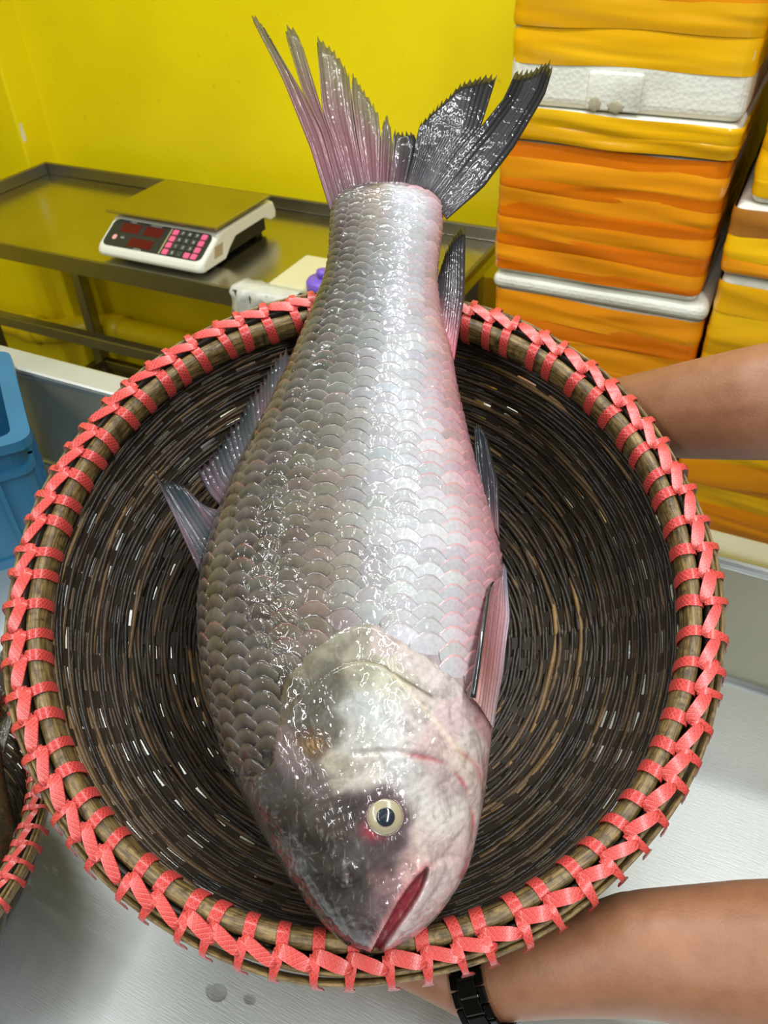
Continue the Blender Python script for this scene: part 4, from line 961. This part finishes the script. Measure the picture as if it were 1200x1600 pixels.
# clothing grown from the body surface
def garment(name, sel, m, out):
    bm = bmesh.new(); bm.from_mesh(me3); bm.normal_update()
    kill = [f_ for f_ in bm.faces if not sel(f_.calc_center_median())]; bmesh.ops.delete(bm, geom=kill, context='FACES'); bm.normal_update()
    for v in bm.verts: v.co += v.normal*out
    o = link(name, bm_mesh(name, bm), m, po, True); md = o.modifiers.new('thick', 'SOLIDIFY'); md.thickness = .004; return o
garment('t_shirt', lambda c_: .86 < c_.z < 1.45 and c_.x > .44, M_SHIRT, .008)
garment('trousers', lambda c_: .09 < c_.z < .93 and c_.x > .42, M_TROUSER, .010)
garment('hair', lambda c_: c_.z > 1.625 and c_.x > TXp-.08 or (c_.z > 1.52 and c_.x > TXp+.01), M_HAIR, .008)
for s_ in (-1, 1):
    bm = bmesh.new(); bmesh.ops.create_uvsphere(bm, u_segments=12, v_segments=8, radius=.012); link('eyeball', bm_mesh('eyeball', bm), M_FOAM, po, True).location = (TXp-.107, TYp+s_*.03, 1.60)
    bm = bmesh.new(); bmesh.ops.create_uvsphere(bm, u_segments=12, v_segments=8, radius=1); o = link('ear', bm_mesh('ear', bm), M_SKIN, po, True); o.scale = (.02, .008, .032); o.location = (TXp-.02, TYp+s_*.079, 1.585)
nose = link('nose', tube_mesh('nose', [(TXp-.108, TYp, 1.605), (TXp-.122, TYp, 1.575), (TXp-.128, TYp, 1.555), (TXp-.112, TYp, 1.545)], [.006, .010, .014, .008], 10), M_SKIN, po, True)
link('mouth', tube_mesh('mouth', [(TXp-.098, TYp-.024, 1.522), (TXp-.106, TYp, 1.524), (TXp-.098, TYp+.024, 1.522)], [.002, .005, .002], 8), flat('lips', (140, 80, 72), .5), po, True)

# ------------------------------------------------------------------ wristwatch
wa, wb = Vector(lo[5]), Vector(lo[4]); axd = (wb-wa).normalized(); wc = wa+axd*.006
viewup = Vector(tuple(CAM))-wc; viewup -= axd*viewup.dot(axd); viewup.normalize(); sidev = axd.cross(viewup)
wt = empty('wristwatch', wc); wt.matrix_world = Matrix(((axd.x, sidev.x, viewup.x, wc.x), (axd.y, sidev.y, viewup.y, wc.y), (axd.z, sidev.z, viewup.z, wc.z), (0, 0, 0, 1)))
tag(wt, 'black metal link wristwatch on the lower wrist just below the basket rim', 'watch')
NL = 17; RW = .0315
def link_mesh(x0, x1, h, m):
    bm = bmesh.new(); half = math.pi*RW/NL*.94; box_bm(bm, x0, x1, -half, half, RW-.001, RW+h); bmesh.ops.bevel(bm, geom=list(bm.edges), offset=.0007, segments=2, profile=.5, affect='EDGES')
    me = bm_mesh('band_link', bm); me.materials.append(m); return me
LM = [link_mesh(-.0135, -.0078, .0026, M_WATCH), link_mesh(-.0074, .0074, .0032, M_WATCH), link_mesh(.0078, .0135, .0026, M_WATCH)]
EM = link_mesh(-.0074, .0074, .0021, M_WATCHEDGE)
for k in range(NL):
    for q, mm in enumerate(LM):
        o = link('band_link', mm, None, wt); o.rotation_euler = (2*math.pi*(k+(.5 if q != 1 else 0))/NL, 0, 0)
    o = link('link_pin', EM, None, wt); o.rotation_euler = (2*math.pi*(k+.5)/NL, 0, 0); o.scale = (1, .35, 1)
case = lathe('watch_case', [(.0, RW), (.02, RW), (.0212, RW+.002), (.0212, RW+.008), (.018, RW+.010), (.017, RW+.0095)], 32, M_WATCH, wt); case.rotation_euler = (math.radians(200), 0, 0)
cap_ = link('clasp', tube_mesh('clasp', [(.012, 0, RW+.001), (.020, 0, RW+.0015)], .004, 10), M_WATCH, wt, True); cap_.rotation_euler = (math.radians(-75), 0, 0)

# ------------------------------------------------------------------ water drops on the counter
for px, py, r, lab, grp in ((338, 1550, .0085, 'largest flat water drop on the steel counter by the basket rim', None), (390, 1561, .005, 'smaller water drop beside the largest drop on the counter', None),
                       (205, 1368, .0035, 'tiny water drop on the counter between the two baskets', 'tiny drops between the baskets'), (212, 1322, .003, 'tiny water drop on the counter between the two baskets', 'tiny drops between the baskets')):
    q = onz(px, py, .80)
    o = lathe('water_drop', [(r*math.cos(a), r*.22*math.sin(a)) for a in np.linspace(0, math.pi/2*.96, 7)], 20, M_WATER, None); o.location = (q[0], q[1], .8002); o.scale = (1.2, .9, 1)
    tag(o, lab, 'water drop', grp)
